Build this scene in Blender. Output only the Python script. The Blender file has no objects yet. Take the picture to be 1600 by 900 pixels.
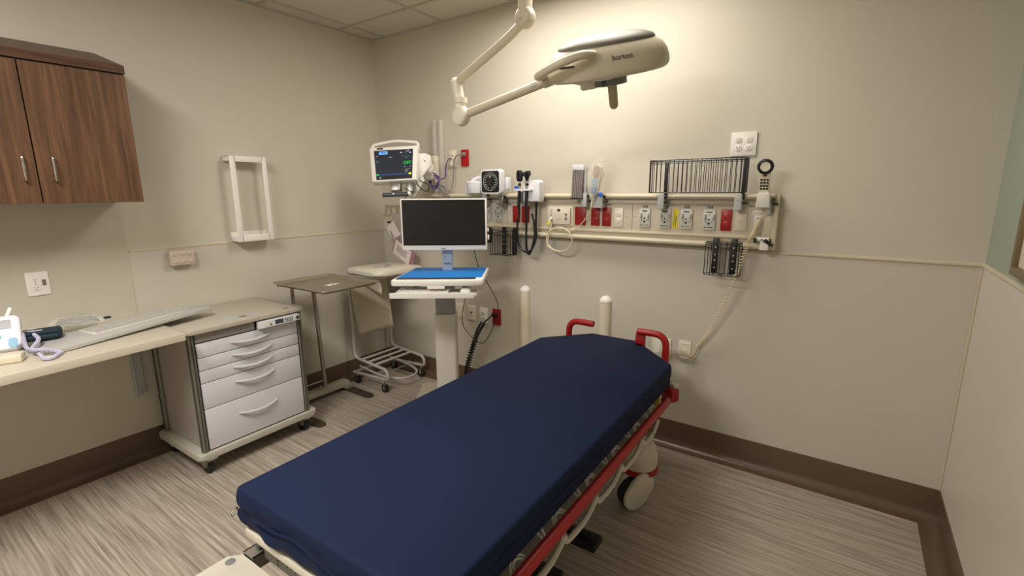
import bpy, bmesh, math, random
from mathutils import Vector, Matrix, Quaternion
random.seed(7)
V = Vector
PI = math.pi
S = bpy.context.scene
COL = S.collection

# ------------------------------------------------------------------ camera, light, exposure
CAM = V((3.3143, -2.8013, 1.5467))
yaw, pitch, roll = 0.61119, 0.20135, -0.006165
F = V((-math.sin(yaw) * math.cos(pitch), math.cos(yaw) * math.cos(pitch), -math.sin(pitch)))
R0 = V((math.cos(yaw), math.sin(yaw), 0)); U0 = R0.cross(F)
Rr = math.cos(roll) * R0 + math.sin(roll) * U0
Ur = -math.sin(roll) * R0 + math.cos(roll) * U0
cd = bpy.data.cameras.new('camera'); cam = bpy.data.objects.new('camera', cd); COL.objects.link(cam)
cam.matrix_world = Matrix(((Rr.x, Ur.x, -F.x, CAM.x), (Rr.y, Ur.y, -F.y, CAM.y), (Rr.z, Ur.z, -F.z, CAM.z), (0, 0, 0, 1)))
cd.sensor_fit = 'HORIZONTAL'; cd.sensor_width = 36; cd.lens = 753.53 / 1600 * 36; cd.clip_start = 0.02
S.camera = cam
w = bpy.data.worlds.new('world'); S.world = w; w.use_nodes = True
w.node_tree.nodes['Background'].inputs[0].default_value = (1, .95, .88, 1)
w.node_tree.nodes['Background'].inputs[1].default_value = 0.0
S.view_settings.view_transform = 'Standard'; S.view_settings.look = 'None'
S.view_settings.exposure = 0.0; S.view_settings.gamma = 1; S.view_settings.use_curve_mapping = False
H = 2.722
LIGHT_COL = (1.0, 0.965, 0.95)
def area(name, x, y, sx, sy, power):
    l = bpy.data.lights.new(name, 'AREA'); l.shape = 'RECTANGLE'; l.size = sx; l.size_y = sy; l.energy = power; l.color = LIGHT_COL
    o = bpy.data.objects.new(name, l); o.location = (x, y, H - .035); COL.objects.link(o); return o
area('troffer_and_fill_light', 1.98, -.635, 1.12, .50, 15.5)
area('troffer_and_fill_light', 1.68, -3.07, 1.12, .50, 60)  # unseen fill lamp added behind the camera to raise the ambient level

# ------------------------------------------------------------------ materials
def lin(c):
    return tuple(((v / 255) / 12.92 if v <= 10 else ((v / 255 + .055) / 1.055) ** 2.4) for v in c)
MATS = {}
def mat(name, c, rough=.5, metal=0, spec=.5, noise=0, nscale=20, bump=0, bscale=200, emit=None, estr=1, trans=0, alpha=1, coat=0):
    if name in MATS: return MATS[name]
    m = bpy.data.materials.new(name); m.use_nodes = True; nt = m.node_tree; b = nt.nodes['Principled BSDF']
    c3 = lin(c)
    b.inputs['Base Color'].default_value = (*c3, 1); b.inputs['Roughness'].default_value = rough
    b.inputs['Metallic'].default_value = metal; b.inputs['Specular IOR Level'].default_value = spec
    b.inputs['Transmission Weight'].default_value = trans; b.inputs['Alpha'].default_value = alpha
    b.inputs['Coat Weight'].default_value = coat
    tc = nt.nodes.new('ShaderNodeTexCoord')
    n = nt.nodes.new('ShaderNodeTexNoise'); n.inputs['Scale'].default_value = nscale; n.inputs['Detail'].default_value = 4
    nt.links.new(tc.outputs['Object'], n.inputs['Vector'])
    mx = nt.nodes.new('ShaderNodeMix'); mx.data_type = 'RGBA'
    k = max(noise, .015)
    mx.inputs[6].default_value = (*[v * (1 - k) for v in c3], 1); mx.inputs[7].default_value = (*[min(1, v * (1 + k)) for v in c3], 1)
    nt.links.new(n.outputs['Fac'], mx.inputs[0]); nt.links.new(mx.outputs[2], b.inputs['Base Color'])
    if bump:
        n2 = nt.nodes.new('ShaderNodeTexNoise'); n2.inputs['Scale'].default_value = bscale; n2.inputs['Detail'].default_value = 3
        nt.links.new(tc.outputs['Object'], n2.inputs['Vector'])
        bp = nt.nodes.new('ShaderNodeBump'); bp.inputs['Strength'].default_value = bump; bp.inputs['Distance'].default_value = .002
        nt.links.new(n2.outputs['Fac'], bp.inputs['Height']); nt.links.new(bp.outputs['Normal'], b.inputs['Normal'])
    if emit:
        b.inputs['Emission Color'].default_value = (*lin(emit), 1); b.inputs['Emission Strength'].default_value = estr
    MATS[name] = m; return m

def wood_mat(name, ca, cb, axis, stretch, scale, rough=.4, mid=None):
    m = bpy.data.materials.new(name); m.use_nodes = True; nt = m.node_tree; b = nt.nodes['Principled BSDF']
    tc = nt.nodes.new('ShaderNodeTexCoord'); mp = nt.nodes.new('ShaderNodeMapping')
    sc = [scale] * 3; sc[axis] = scale / stretch; mp.inputs['Scale'].default_value = sc
    nt.links.new(tc.outputs['Object'], mp.inputs['Vector'])
    n = nt.nodes.new('ShaderNodeTexNoise'); n.inputs['Scale'].default_value = 1; n.inputs['Detail'].default_value = 8; n.inputs['Roughness'].default_value = .65
    n.inputs['Distortion'].default_value = .3
    nt.links.new(mp.outputs[0], n.inputs['Vector'])
    r = nt.nodes.new('ShaderNodeValToRGB'); r.color_ramp.elements[0].position = .3; r.color_ramp.elements[1].position = .7
    r.color_ramp.elements[0].color = (*lin(ca), 1); r.color_ramp.elements[1].color = (*lin(cb), 1)
    if mid:
        e = r.color_ramp.elements.new(.5); e.color = (*lin(mid), 1)
    nt.links.new(n.outputs['Fac'], r.inputs[0]); nt.links.new(r.outputs[0], b.inputs['Base Color'])
    b.inputs['Roughness'].default_value = rough
    MATS[name] = m; return m

M_wall = mat('wall_paint', (205, 199, 184), .55, noise=.02, nscale=3, bump=.12, bscale=120)
M_wainscot = mat('wainscot_sheet', (203, 197, 183), .42, noise=.02, nscale=2, bump=.06, bscale=90)
M_sage = mat('sage_paint', (158, 168, 152), .55, noise=.02, bump=.12, bscale=120)
M_panelr = mat('right_sheet', (214, 206, 192), .45, noise=.02, nscale=2, bump=.05, bscale=90)
M_splash = mat('splash_sheet', (196, 190, 174), .45, noise=.03, nscale=60)
M_rail = mat('beige_trim', (205, 196, 172), .4)
M_ceil = mat('ceiling_tile', (205, 200, 186), .9, noise=.05, nscale=150, bump=.3, bscale=300)
M_grid = mat('ceiling_grid', (186, 180, 165), .5)
M_cove = mat('cove_brown', (98, 80, 62), .32, noise=.08, nscale=8)
M_floor = wood_mat('vinyl_plank', (118, 108, 96), (200, 190, 176), 0, 40, 85, .45, mid=(166, 155, 141))
M_walnut = wood_mat('walnut', (62, 41, 26), (118, 84, 56), 2, 22, 42, .45, mid=(92, 63, 41))
M_walnut_h = wood_mat('walnut_fascia', (58, 36, 24), (112, 76, 52), 1, 14, 26, .42, mid=(86, 56, 38))
M_dark = mat('dark_gap', (20, 18, 16), .7)
M_steel = mat('brushed_steel', (182, 177, 166), .35, .8)
M_chrome = mat('chrome', (205, 205, 205), .12, 1)
M_tray = mat('tray_steel', (172, 164, 148), .36, .85, noise=.06)
M_alu = mat('aluminium', (160, 158, 150), .38, 1)
M_white = mat('white_plastic', (238, 235, 228), .4)
M_cool = mat('cool_white_plastic', (226, 226, 230), .38)
M_drawer = mat('drawer_white', (214, 212, 216), .38)
M_cartgrey = mat('cart_top_grey', (184, 176, 160), .45, noise=.03, nscale=80)
M_cartside = mat('cart_side_grey', (170, 164, 156), .35)
M_cartstrip = mat('cart_strip_grey', (150, 144, 138), .42)
M_cartbase = mat('cart_base_cream', (188, 184, 170), .45)
M_extr = mat('cart_post', (128, 126, 114), .4, .5)
M_beige = mat('beige_plastic', (222, 212, 188), .4)
M_panel = mat('headwall_panel', (206, 195, 176), .38)
M_cream = mat('cream_plastic', (226, 218, 196), .38)
M_red = mat('red_outlet', (150, 16, 18), .38)
M_redtube = mat('red_tube', (158, 18, 20), .4)
M_black = mat('black_plastic', (18, 18, 20), .4)
M_rubber = mat('black_rubber', (26, 25, 25), .65)
M_wire = mat('black_wire', (30, 26, 24), .35)
M_grey = mat('grey_plastic', (120, 122, 124), .45)
M_ltgrey = mat('light_grey_plastic', (190, 192, 190), .45)
M_dkgrey = mat('dark_grey_plastic', (72, 78, 80), .45)
M_navy = mat('navy_vinyl', (23, 34, 62), .75, spec=.15, noise=.05, nscale=4, bump=.08, bscale=500)
M_bedwhite = mat('bed_white', (204, 198, 182), .4)
M_bedgrey = mat('bed_grey', (140, 136, 128), .5)
M_blue = mat('blue_mat', (6, 122, 205), .45)
M_bluegrey = mat('monitor_stand_blue', (172, 183, 196), .4)
M_screen = mat('screen_black', (18, 18, 20), .22)
M_glass = mat('gauge_black', (34, 34, 34), .12)
M_lamp = mat('lamp_shell', (206, 196, 172), .38)
M_lampgrey = mat('lamp_grey', (112, 106, 94), .5)
M_lampwhite = mat('lamp_white', (232, 226, 208), .35)
M_linen = mat('linen', (190, 180, 158), .6)
M_hamper = mat('hamper_tube', (186, 180, 170), .35)
M_teal = mat('cuff_teal', (14, 40, 52), .7)
M_ltblue = mat('device_blue', (116, 170, 200), .45)
M_yellow = mat('yellow_label', (232, 214, 20), .5)
M_purple = mat('purple_cable', (92, 66, 130), .5)
M_lilac = mat('lilac_coil', (196, 192, 214), .45)
M_clear = mat('clear_plastic', (235, 232, 222), .12, alpha=.32, spec=.9)
M_mauve = mat('mauve_paper', (170, 120, 140), .5)
M_paper = mat('paper', (228, 222, 214), .7)
M_ink = mat('ink', (50, 48, 48), .6)
M_blueink = mat('blue_ink', (60, 72, 120), .6)
M_cord = mat('cream_cord', (222, 208, 176), .45)
M_greycord = mat('grey_cord', (132, 128, 120), .5)
M_bluebright = mat('bright_blue', (20, 110, 215), .4)
M_board = mat('grey_board', (184, 182, 176), .38)
M_brownlabel = mat('gold_frame', (132, 116, 88), .4, .3)
M_pink = mat('pinkish_box', (206, 190, 176), .45)
M_darkfoot = mat('dark_brown_steel', (66, 54, 42), .4)
M_scr = mat('live_screen', (10, 12, 16), .3, emit=(38, 42, 50), estr=1)
M_egreen = mat('screen_green', (0, 60, 20), .3, emit=(30, 220, 80), estr=1)
M_eblue = mat('screen_blue', (60, 90, 120), .3, emit=(120, 190, 250), estr=1)
M_enavy = mat('screen_navy', (20, 30, 50), .3, emit=(50, 66, 110), estr=1)
M_ewhite = mat('screen_white', (120, 120, 120), .3, emit=(200, 205, 215), estr=1)
M_eyellow = mat('screen_yellow', (120, 120, 10), .3, emit=(220, 225, 60), estr=1)
M_lit = mat('troffer_diffuser', (240, 236, 225), .6, emit=(255, 240, 215), estr=6)

# ------------------------------------------------------------------ mesh helpers
def obj(name, bm, m, parent=None, smooth=True, world=True, ang=40):
    """link a bmesh as one object; world=True means the mesh is in world coordinates"""
    if parent is not None and world:
        bm.transform(wm(parent).inverted())
    elif parent is None and world and len(bm.verts):
        pass
    bmesh.ops.recalc_face_normals(bm, faces=bm.faces[:])
    me = bpy.data.meshes.new(name); bm.to_mesh(me); bm.free()
    me.materials.append(m)
    if smooth:
        me.polygons.foreach_set('use_smooth', [True] * len(me.polygons))
        me.set_sharp_from_angle(angle=math.radians(ang))
    o = bpy.data.objects.new(name, me); COL.objects.link(o)
    if parent is not None: o.parent = parent
    return o
def wm(o):
    m = o.matrix_basis.copy()
    while o.parent: o = o.parent; m = o.matrix_basis @ m
    return m
def tag(o, label=None, cat=None, group=None, kind=None):
    if label: o['label'] = label
    if cat: o['category'] = cat
    if group: o['group'] = group
    if kind: o['kind'] = kind
    return o
def thing(name, label, cat, loc=(0, 0, 0), rz=0, group=None):
    o = bpy.data.objects.new(name, None); COL.objects.link(o); o.empty_display_size = .1
    o.location = loc; o.rotation_euler = (0, 0, rz)
    return tag(o, label, cat, group)
def struct(name, bm, m, parent=None, smooth=False):
    o = obj(name, bm, m, parent, smooth)
    if parent is None: o['kind'] = 'structure'
    return o
def recenter(o):
    """move a single-mesh thing's origin to its mesh centre"""
    me = o.data; c = V((0, 0, 0))
    for v in me.vertices: c += v.co
    c /= len(me.vertices); me.transform(Matrix.Translation(-c)); o.location = c; return o

def B(): return bmesh.new()
def xf(bm, vs, M):
    for v in vs: v.co = M @ v.co
def box(bm, c, s, bev=0, rot=None, seg=2, taper=None):
    pre = set(bm.verts)
    r = bmesh.ops.create_cube(bm, size=1); vs = r['verts']
    for v in vs:
        v.co.x *= s[0]; v.co.y *= s[1]; v.co.z *= s[2]
        if taper and v.co.z > 0: v.co.x *= taper[0]; v.co.y *= taper[1]
    if bev:
        es = list({e for v in vs for e in v.link_edges})
        bmesh.ops.bevel(bm, geom=es, offset=min(bev, min(s) * .49), segments=seg, affect='EDGES', profile=.5)
        vs = [v for v in bm.verts if v not in pre]
    M = Matrix.Translation(V(c))
    if rot is not None:
        M = M @ (rot.to_4x4() if isinstance(rot, (Matrix, Quaternion)) and not isinstance(rot, Quaternion) else (rot.to_matrix().to_4x4() if isinstance(rot, Quaternion) else Matrix.Rotation(rot, 4, 'Z')))
    xf(bm, vs, M); return vs
def bb(bm, x0, x1, y0, y1, z0, z1, bev=0, seg=2):
    return box(bm, ((x0 + x1) / 2, (y0 + y1) / 2, (z0 + z1) / 2), (abs(x1 - x0), abs(y1 - y0), abs(z1 - z0)), bev, None, seg)
def frame_for(d):
    d = d.normalized(); a = V((0, 0, 1)) if abs(d.z) < .9 else V((1, 0, 0))
    n = d.cross(a).normalized(); return n, d.cross(n).normalized()
def cyl(bm, a, b, r, r2=None, n=16, cap=True, dome=False):
    a = V(a); b = V(b); r2 = r if r2 is None else r2
    n1, n2 = frame_for(b - a)
    rings = []
    sec = [(a, r), (b, r2)]
    if dome:
        d = (b - a).normalized()
        sec = [(a - d * 0, r)] + [(b + d * r2 * math.sin(t), r2 * math.cos(t)) for t in (0, .35, .7, 1.05, 1.35)]
    for p, q in sec:
        rings.append([bm.verts.new(p + (n1 * math.cos(2 * PI * i / n) + n2 * math.sin(2 * PI * i / n)) * q) for i in range(n)])
    for k in range(len(rings) - 1):
        for i in range(n): bm.faces.new((rings[k][i], rings[k][(i + 1) % n], rings[k + 1][(i + 1) % n], rings[k + 1][i]))
    if cap: bm.faces.new(rings[0][::-1]); bm.faces.new(rings[-1])
def spline(pts, n=8, closed=False):
    P = [V(p) for p in pts]; out = []; L = len(P)
    rng = range(L if closed else L - 1)
    for i in rng:
        p0 = P[(i - 1) % L] if (closed or i > 0) else P[0] * 2 - P[1]
        p1 = P[i]; p2 = P[(i + 1) % L]
        p3 = P[(i + 2) % L] if (closed or i + 2 < L) else P[-1] * 2 - P[-2]
        for k in range(n):
            t = k / n
            out.append(.5 * ((2 * p1) + (-p0 + p2) * t + (2 * p0 - 5 * p1 + 4 * p2 - p3) * t * t + (-p0 + 3 * p1 - 3 * p2 + p3) * t ** 3))
    if not closed: out.append(P[-1])
    return out
def bend(pts, rad=.05, n=6):
    """polyline with rounded corners"""
    P = [V(p) for p in pts]; out = [P[0]]
    for i in range(1, len(P) - 1):
        a = (P[i - 1] - P[i]); b = (P[i + 1] - P[i]); r = min(rad, a.length * .49, b.length * .49)
        A = P[i] + a.normalized() * r; C_ = P[i] + b.normalized() * r
        for k in range(n + 1):
            t = k / n; out.append(A * (1 - t) ** 2 + P[i] * 2 * t * (1 - t) + C_ * t * t)
    out.append(P[-1]); return out
def tube(bm, pts, r, n=10, closed=False, cap=True, rs=None):
    P = [V(p) for p in pts]; L = len(P); rings = []; nrm = None
    for i in range(L):
        if closed: t = P[(i + 1) % L] - P[i - 1]
        else: t = P[min(i + 1, L - 1)] - P[max(i - 1, 0)]
        if t.length < 1e-9: t = V((0, 0, 1))
        t.normalize()
        if nrm is None: nrm = frame_for(t)[0]
        else:
            nrm = nrm - t * nrm.dot(t)
            nrm = nrm.normalized() if nrm.length > 1e-6 else frame_for(t)[0]
        bn = t.cross(nrm); q = rs[i] if rs else r
        rings.append([bm.verts.new(P[i] + (nrm * math.cos(2 * PI * k / n) + bn * math.sin(2 * PI * k / n)) * q) for k in range(n)])
    for i in range(L if closed else L - 1):
        A = rings[i]; C_ = rings[(i + 1) % L]
        for k in range(n): bm.faces.new((A[k], A[(k + 1) % n], C_[(k + 1) % n], C_[k]))
    if not closed and cap: bm.faces.new(rings[0][::-1]); bm.faces.new(rings[-1])
def prism(bm, outline, z0, z1, bev=0, M=None, seg=2):
    pre = set(bm.verts)
    a = [bm.verts.new((p[0], p[1], z0)) for p in outline]; b = [bm.verts.new((p[0], p[1], z1)) for p in outline]
    n = len(a); fs = [bm.faces.new(a[::-1]), bm.faces.new(b)]
    for i in range(n): bm.faces.new((a[i], a[(i + 1) % n], b[(i + 1) % n], b[i]))
    if bev:
        es = list({e for f in fs[:2] for e in f.edges})      # the two rims
        bmesh.ops.bevel(bm, geom=es, offset=min(bev, abs(z1 - z0) * .49), segments=seg, affect='EDGES', profile=.5, clamp_overlap=True)
    vs = [v for v in bm.verts if v not in pre]
    if M is not None: xf(bm, vs, M)
    return vs
def rrect(w_, h_, r, n=5, cx=0, cy=0):
    out = []
    for (sx, sy, a0) in ((1, 1, 0), (-1, 1, PI / 2), (-1, -1, PI), (1, -1, 1.5 * PI)):
        for k in range(n + 1):
            a = a0 + k / n * PI / 2
            out.append((cx + sx * (w_ / 2 - r) + r * math.cos(a), cy + sy * (h_ / 2 - r) + r * math.sin(a)))
    return out
def lathe(bm, prof, o=(0, 0, 0), n=24, axis=None):
    rings = []; o = V(o); ax = V(axis).normalized() if axis is not None else V((0, 0, 1)); n1, n2 = frame_for(ax)
    for (r, z) in prof:
        rings.append([bm.verts.new(o + ax * z + (n1 * math.cos(2 * PI * i / n) + n2 * math.sin(2 * PI * i / n)) * max(r, 1e-4)) for i in range(n)])
    for k in range(len(rings) - 1):
        for i in range(n): bm.faces.new((rings[k][i], rings[k][(i + 1) % n], rings[k + 1][(i + 1) % n], rings[k + 1][i]))
    bm.faces.new(rings[0][::-1]); bm.faces.new(rings[-1])
def text_bm(s, size, M, extr=.0006):
    c = bpy.data.curves.new('t', 'FONT'); c.body = s; c.size = size; c.extrude = extr; c.align_x = 'CENTER'; c.align_y = 'CENTER'; c.resolution_u = 2
    o = bpy.data.objects.new('t', c); COL.objects.link(o)
    me = bpy.data.meshes.new_from_object(o.evaluated_get(bpy.context.evaluated_depsgraph_get()))
    bm = B(); bm.from_mesh(me); bm.transform(M)
    bpy.data.objects.remove(o); bpy.data.curves.remove(c); bpy.data.meshes.remove(me)
    return bm
def text(name, s, size, M, m, parent): return obj(name, text_bm(s, size, M), m, parent, smooth=False)
def basis(o, x, y, z):
    return Matrix(((x[0], y[0], z[0], o[0]), (x[1], y[1], z[1], o[1]), (x[2], y[2], z[2], o[2]), (0, 0, 0, 1)))
XW = V((1, 0, 0)); YW = V((0, 1, 0)); ZW = V((0, 0, 1))
def onback(x, y, z): return basis((x, y, z), XW, ZW, -YW)       # facing -y (out of the back wall)
def onleft(x, y, z): return basis((x, y, z), YW, ZW, XW)        # facing +x (out of the left wall)
def helix(path, rad, turns, n=10):
    """coil round a path of points"""
    P = [V(p) for p in path]; tot = turns * n; out = []; nrm = None
    for k in range(tot + 1):
        f = k / tot * (len(P) - 1); i = min(int(f), len(P) - 2); p = P[i].lerp(P[i + 1], f - i); t = (P[i + 1] - P[i]).normalized()
        if nrm is None: nrm = frame_for(t)[0]
        nrm = (nrm - t * nrm.dot(t)).normalized(); bn = t.cross(nrm); a = 2 * PI * k / n
        out.append(p + (nrm * math.cos(a) + bn * math.sin(a)) * rad)
    return out

# ------------------------------------------------------------------ room shell
W_ = 3.797; D_ = -4.3; RH = 1.22; BH = .156
bm = B(); bb(bm, -.1, W_ + .1, D_ - .1, .1, -.1, 0); struct('floor', bm, M_floor)
bm = B(); bb(bm, -.1, W_ + .1, D_ - .1, .1, H + .02, H + .1); ceil = struct('ceiling', bm, M_ceil)
bm = B()                                                  # tiles drop between the T bars
xs = [.155 + .61 * i for i in range(-1, 8)]; ys = [-.33 - .61 * i for i in range(-1, 8)]
for i in range(len(xs) - 1):
    for j in range(len(ys) - 1):
        x0, x1 = max(xs[i] + .01, .02), min(xs[i + 1] - .01, W_ - .02); y1, y0 = min(ys[j] - .01, -.02), max(ys[j + 1] + .01, D_ + .02)
        if x1 - x0 > .03 and y1 - y0 > .03: bb(bm, x0, x1, y0, y1, H + .004, H + .03, .003, 1)
obj('ceiling_tiles', bm, M_ceil, ceil, smooth=False)
bm = B()
for x in xs:
    if .02 < x < W_: bb(bm, x - .012, x + .012, D_, 0, H - .002, H + .02)
for y in ys:
    if D_ < y < -.02: bb(bm, 0, W_, y - .012, y + .012, H - .0021, H + .0199)
bb(bm, 0, .022, D_, 0, H - .004, H + .02); bb(bm, 0, W_, -.022, 0, H - .0045, H + .02); bb(bm, W_ - .022, W_, D_, 0, H - .004, H + .02)
obj('ceiling_bars', bm, M_grid, ceil, smooth=False)
bm = B(); bb(bm, -.1, 0, D_, .1, 0, H + .1); struct('wall_left', bm, M_wall)
bm = B(); bb(bm, 0, W_, 0, .1, 0, H + .1); wb = struct('wall_back', bm, M_wall)
bm = B(); bb(bm, W_, W_ + .1, D_, .1, 0, H + .1); struct('wall_right', bm, M_sage)
bm = B(); bb(bm, -.1, W_ + .1, D_ - .1, D_, 0, H + .1); struct('wall_front', bm, M_wall)
# thin wall sheets under the rail
bm = B(); bb(bm, W_ - .004, W_, D_, 0, 0, RH); struct('trim_1', bm, M_panelr)
bm = B(); bb(bm, 0, W_ - .004, -.003, 0, 0, RH); struct('trim_2', bm, M_wainscot)
bm = B(); bb(bm, 0, .003, D_, -.003, 0, RH); struct('trim_3', bm, M_wainscot)
bm = B(); bb(bm, .0005, .006, -3.3, -1.832, .7, 1.6); struct('trim_4', bm, M_splash)
def railbar(name, p0, p1, out, par=None):
    bm = B(); a = V(p0); b = V(p1); o = V(out)
    pr = [(0, -.009), (.006, -.009), (.011, -.004), (.011, .003), (.006, .008), (0, .009)]
    r0 = [bm.verts.new(a + o * u + ZW * z) for u, z in pr]; r1 = [bm.verts.new(b + o * u + ZW * z) for u, z in pr]
    for i in range(6): bm.faces.new((r0[i], r0[(i + 1) % 6], r1[(i + 1) % 6], r1[i]))
    bm.faces.new(r0); bm.faces.new(r1[::-1]); return struct(name, bm, M_rail)
railbar('trim_5', (0, -1.828, RH), (0, -.001, RH), (.6, 0, 0))
railbar('trim_6', (0, 0, RH), (W_, 0, RH), (0, -.9, 0))
railbar('trim_7', (W_, D_, RH), (W_, 0, RH), (-1, 0, 0))
bm = B(); bb(bm, W_ - .012, W_ - .004, -.012, -.003, BH, RH - .01, .003); struct('trim_8', bm, M_rail)
def cove(name, p0, p1, out, m0, m1):
    """flash cove base: upright face, curved foot, flat strip on the floor; ends mitred (m0/m1 push the ends in)"""
    bm = B(); a = V(p0); b = V(p1); o = V(out); d = (b - a).normalized()
    pr = [(.0, BH), (.0045, BH - .001), (.005, BH - .004), (.005, .045)]
    for k in range(1, 8):
        t = k / 7 * PI / 2; pr.append((.005 + .04 * (1 - math.cos(t)), .045 - .0425 * math.sin(t)))
    pr += [(.0715, .0023), (.072, .0)]
    r0 = [bm.verts.new(a + o * u + ZW * z + d * u * m0) for u, z in pr]; r1 = [bm.verts.new(b + o * u + ZW * z - d * u * m1) for u, z in pr]
    for i in range(len(pr) - 1): bm.faces.new((r0[i], r0[i + 1], r1[i + 1], r1[i]))
    struct(name, bm, M_cove, smooth=True)
cove('baseboard_left', (0.003, D_, 0), (0.003, -.003, 0), (1, 0, 0), 0, 1)
cove('baseboard_back', (0.003, -.003, 0), (W_ - .004, -.003, 0), (0, -1, 0), 1, 1)
cove('baseboard_right', (W_ - .004, D_, 0), (W_ - .004, -.003, 0), (-1, 0, 0), 0, 1)

for (cx, cy, sx, sy, lb) in ((1.98, -.635, 1.2, .6, 'long ceiling troffer above the head of the stretcher'), (1.68, -3.07, 1.2, .6, 'unseen fill troffer added above the foot of the room')):  # the second fixture is made up, a housing for the fill lamp
    t = thing('ceiling_light', lb, 'ceiling light', (cx, cy, H - .02))
    bm = B()
    for s in (-1, 1):
        bb(bm, cx - sx / 2, cx + sx / 2, cy + s * (sy / 2 - .02) - .02, cy + s * (sy / 2 - .02) + .02, H - .03, H - .002, .003)
        bb(bm, cx + s * (sx / 2 - .02) - .02, cx + s * (sx / 2 - .02) + .02, cy - sy / 2 + .04, cy + sy / 2 - .04, H - .03, H - .002, .003)
    obj('frame', bm, M_white, t)
    bm = B(); bb(bm, cx - sx / 2 + .03, cx + sx / 2 - .03, cy - sy / 2 + .03, cy + sy / 2 - .03, H - .018, H - .004); obj('diffuser', bm, M_lit, t)

# ------------------------------------------------------------------ stretcher
BX, BY = 2.29, -1.25
bed = thing('hospital_stretcher', 'hospital stretcher with navy mattress and red side rails in the middle of the room', 'hospital bed', (BX, BY, 0), math.radians(.8))
L = dict(world=False)
def mattress():
    bm = B(); out = [(-.388, -.975), (.388, -.975), (.388, .735), (.115, 1.01), (-.165, 1.01), (-.388, .765)]
    pts = []; n = len(out)
    for i in range(n):                                     # rounded outline, densely sampled
        a, b, c = V(out[i - 1]).to_3d(), V(out[i]).to_3d(), V(out[(i + 1) % n]).to_3d()
        p = b + (a - b).normalized() * .018; q = b + (c - b).normalized() * .018
        for k in range(4):
            t = k / 3; pts.append(p * (1 - t) ** 2 + b * 2 * t * (1 - t) + q * t * t)
        r = c + (b - c).normalized() * .018; m = int((r - q).length / .02)
        for k in range(1, m): pts.append(q.lerp(r, k / m))
    N = len(pts); cen = V((0, 0, 0))
    nr = []
    for i in range(N):
        t = (pts[(i + 1) % N] - pts[i - 1]).normalized(); nr.append(V((t.y, -t.x, 0)))
    z0, z1 = .588, .70
    levels = [(-.050, z0), (-.034, z0 + .006), (-.012, z0 + .026), (-.002, z0 + .042), (.004, z0 + .06), (.003, z0 + .08), (0, z1 - .012), (-.003, z1 - .005), (-.010, z1)]
    rings = []
    for li, (off, z) in enumerate(levels):
        ring = []
        for i in range(N):
            p = pts[i]; w0 = 0; dz = 0
            if 1 <= li <= 5:
                s = p.x * 9 + p.y * 7
                kk = 1 if p.y < -.9 else .35; w0 = kk * (.004 * math.sin(s * 2.3) * math.sin(s * .9 + li) + .003 * math.sin(s * 5 + li * 1.3))
                if p.y < -.9 and li <= 2: w0 += .008 + .004 * math.sin(p.x * 26)
            if li == 0 or li == 1: dz = -.004 * (1 + math.sin(p.x * 17 + p.y * 13)) * (1 if p.y < -.9 else .15)
            if p.y < -.9 and off < -.003 and li <= 2: off = -.008 * (1 - li * .4)
            q = p + nr[i] * (off + w0); ring.append(bm.verts.new((q.x, q.y, z + dz)))
        rings.append(ring)
    for k in range(len(rings) - 1):
        for i in range(N): bm.faces.new((rings[k][i], rings[k][(i + 1) % N], rings[k + 1][(i + 1) % N], rings[k + 1][i]))
    bm.faces.new(rings[0][::-1]); bm.faces.new(rings[-1])
    return bm, pts, nr
bm, mp, mn = mattress()
mt = obj('mattress', bm, M_navy, bed, ang=60, **L); mt['label'] = 'navy blue vinyl mattress'
bm = B()                                                  # overlapping zip flap along the foot end
pts = [(-.38 + .096 * i, -.986 - .003 * math.sin(i * 1.7), .655 - .004 * i % .012 - .006 * math.sin(i * 1.3)) for i in range(1, 9)] + [(.398, -.965, .648), (.393, -.85, .65), (.392, -.5, .652), (.392, .1, .65), (.39, .7, .652)]
tube(bm, spline(pts, 6), .003, 6); obj('piping', bm, M_navy, mt, **L)
bm = B(); tube(bm, [(-.400, -.970, .622), (-.414, -.976, .612), (-.424, -.981, .596), (-.418, -.978, .586), (-.406, -.973, .596), (-.400, -.970, .614)], .003, 6, closed=True)
box(bm, (-.400, -.969, .614), (.012, .008, .009), .002); obj('zipper_pull', bm, M_chrome, mt, **L)
# litter frame
bm = B(); prism(bm, [(-.354, -.94), (.354, -.94), (.354, .72), (.12, .95), (-.14, .95), (-.354, .74)], .558, .586, .005)
obj('litter_frame', bm, M_bedwhite, bed, **L)
bm = B()
for s in (-1, 1): bb(bm, s * .335 - .012, s * .335 + .012, -.90, .70, .455, .558, .004)
bb(bm, -.34, .34, .64, .67, .46, .535, .004)
obj('side_beam', bm, mat('beam_dark', (88, 84, 78), .5), bed, **L)
bm = B(); bb(bm, -.35, .36, -.955, -.935, .532, .58, .005); bb(bm, -.36, .36, -.975, -.952, .545, .572, .006); obj('foot_beam', bm, M_bedwhite, bed, **L)
bm = B(); bb(bm, -.33, .34, -.945, -.925, .46, .53, .01); pl = obj('foot_panel', bm, M_bedgrey, bed, **L)
bm = B()
for i in range(16): bb(bm, -.24 + .02 * i, -.2385 + .02 * i, -.9465, -.945, .495, .515 if i % 4 == 0 else .505)
bb(bm, -.25, .07, -.9466, -.945, .5145, .516); bb(bm, -.25, -.2485, -.9466, -.945, .475, .516); obj('scale_marks', bm, M_ink, pl, smooth=False, **L)
bm = B(); tube(bm, [(-.10 + .014 * math.cos(a), -.947, .493 + .012 * math.sin(a)) for a in [i * PI / 8 for i in range(16)]], .003, 6, closed=True); obj('warning_mark', bm, M_yellow, pl, **L)
bm = B()                                                  # hollow steel tube end at the foot corner
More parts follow.
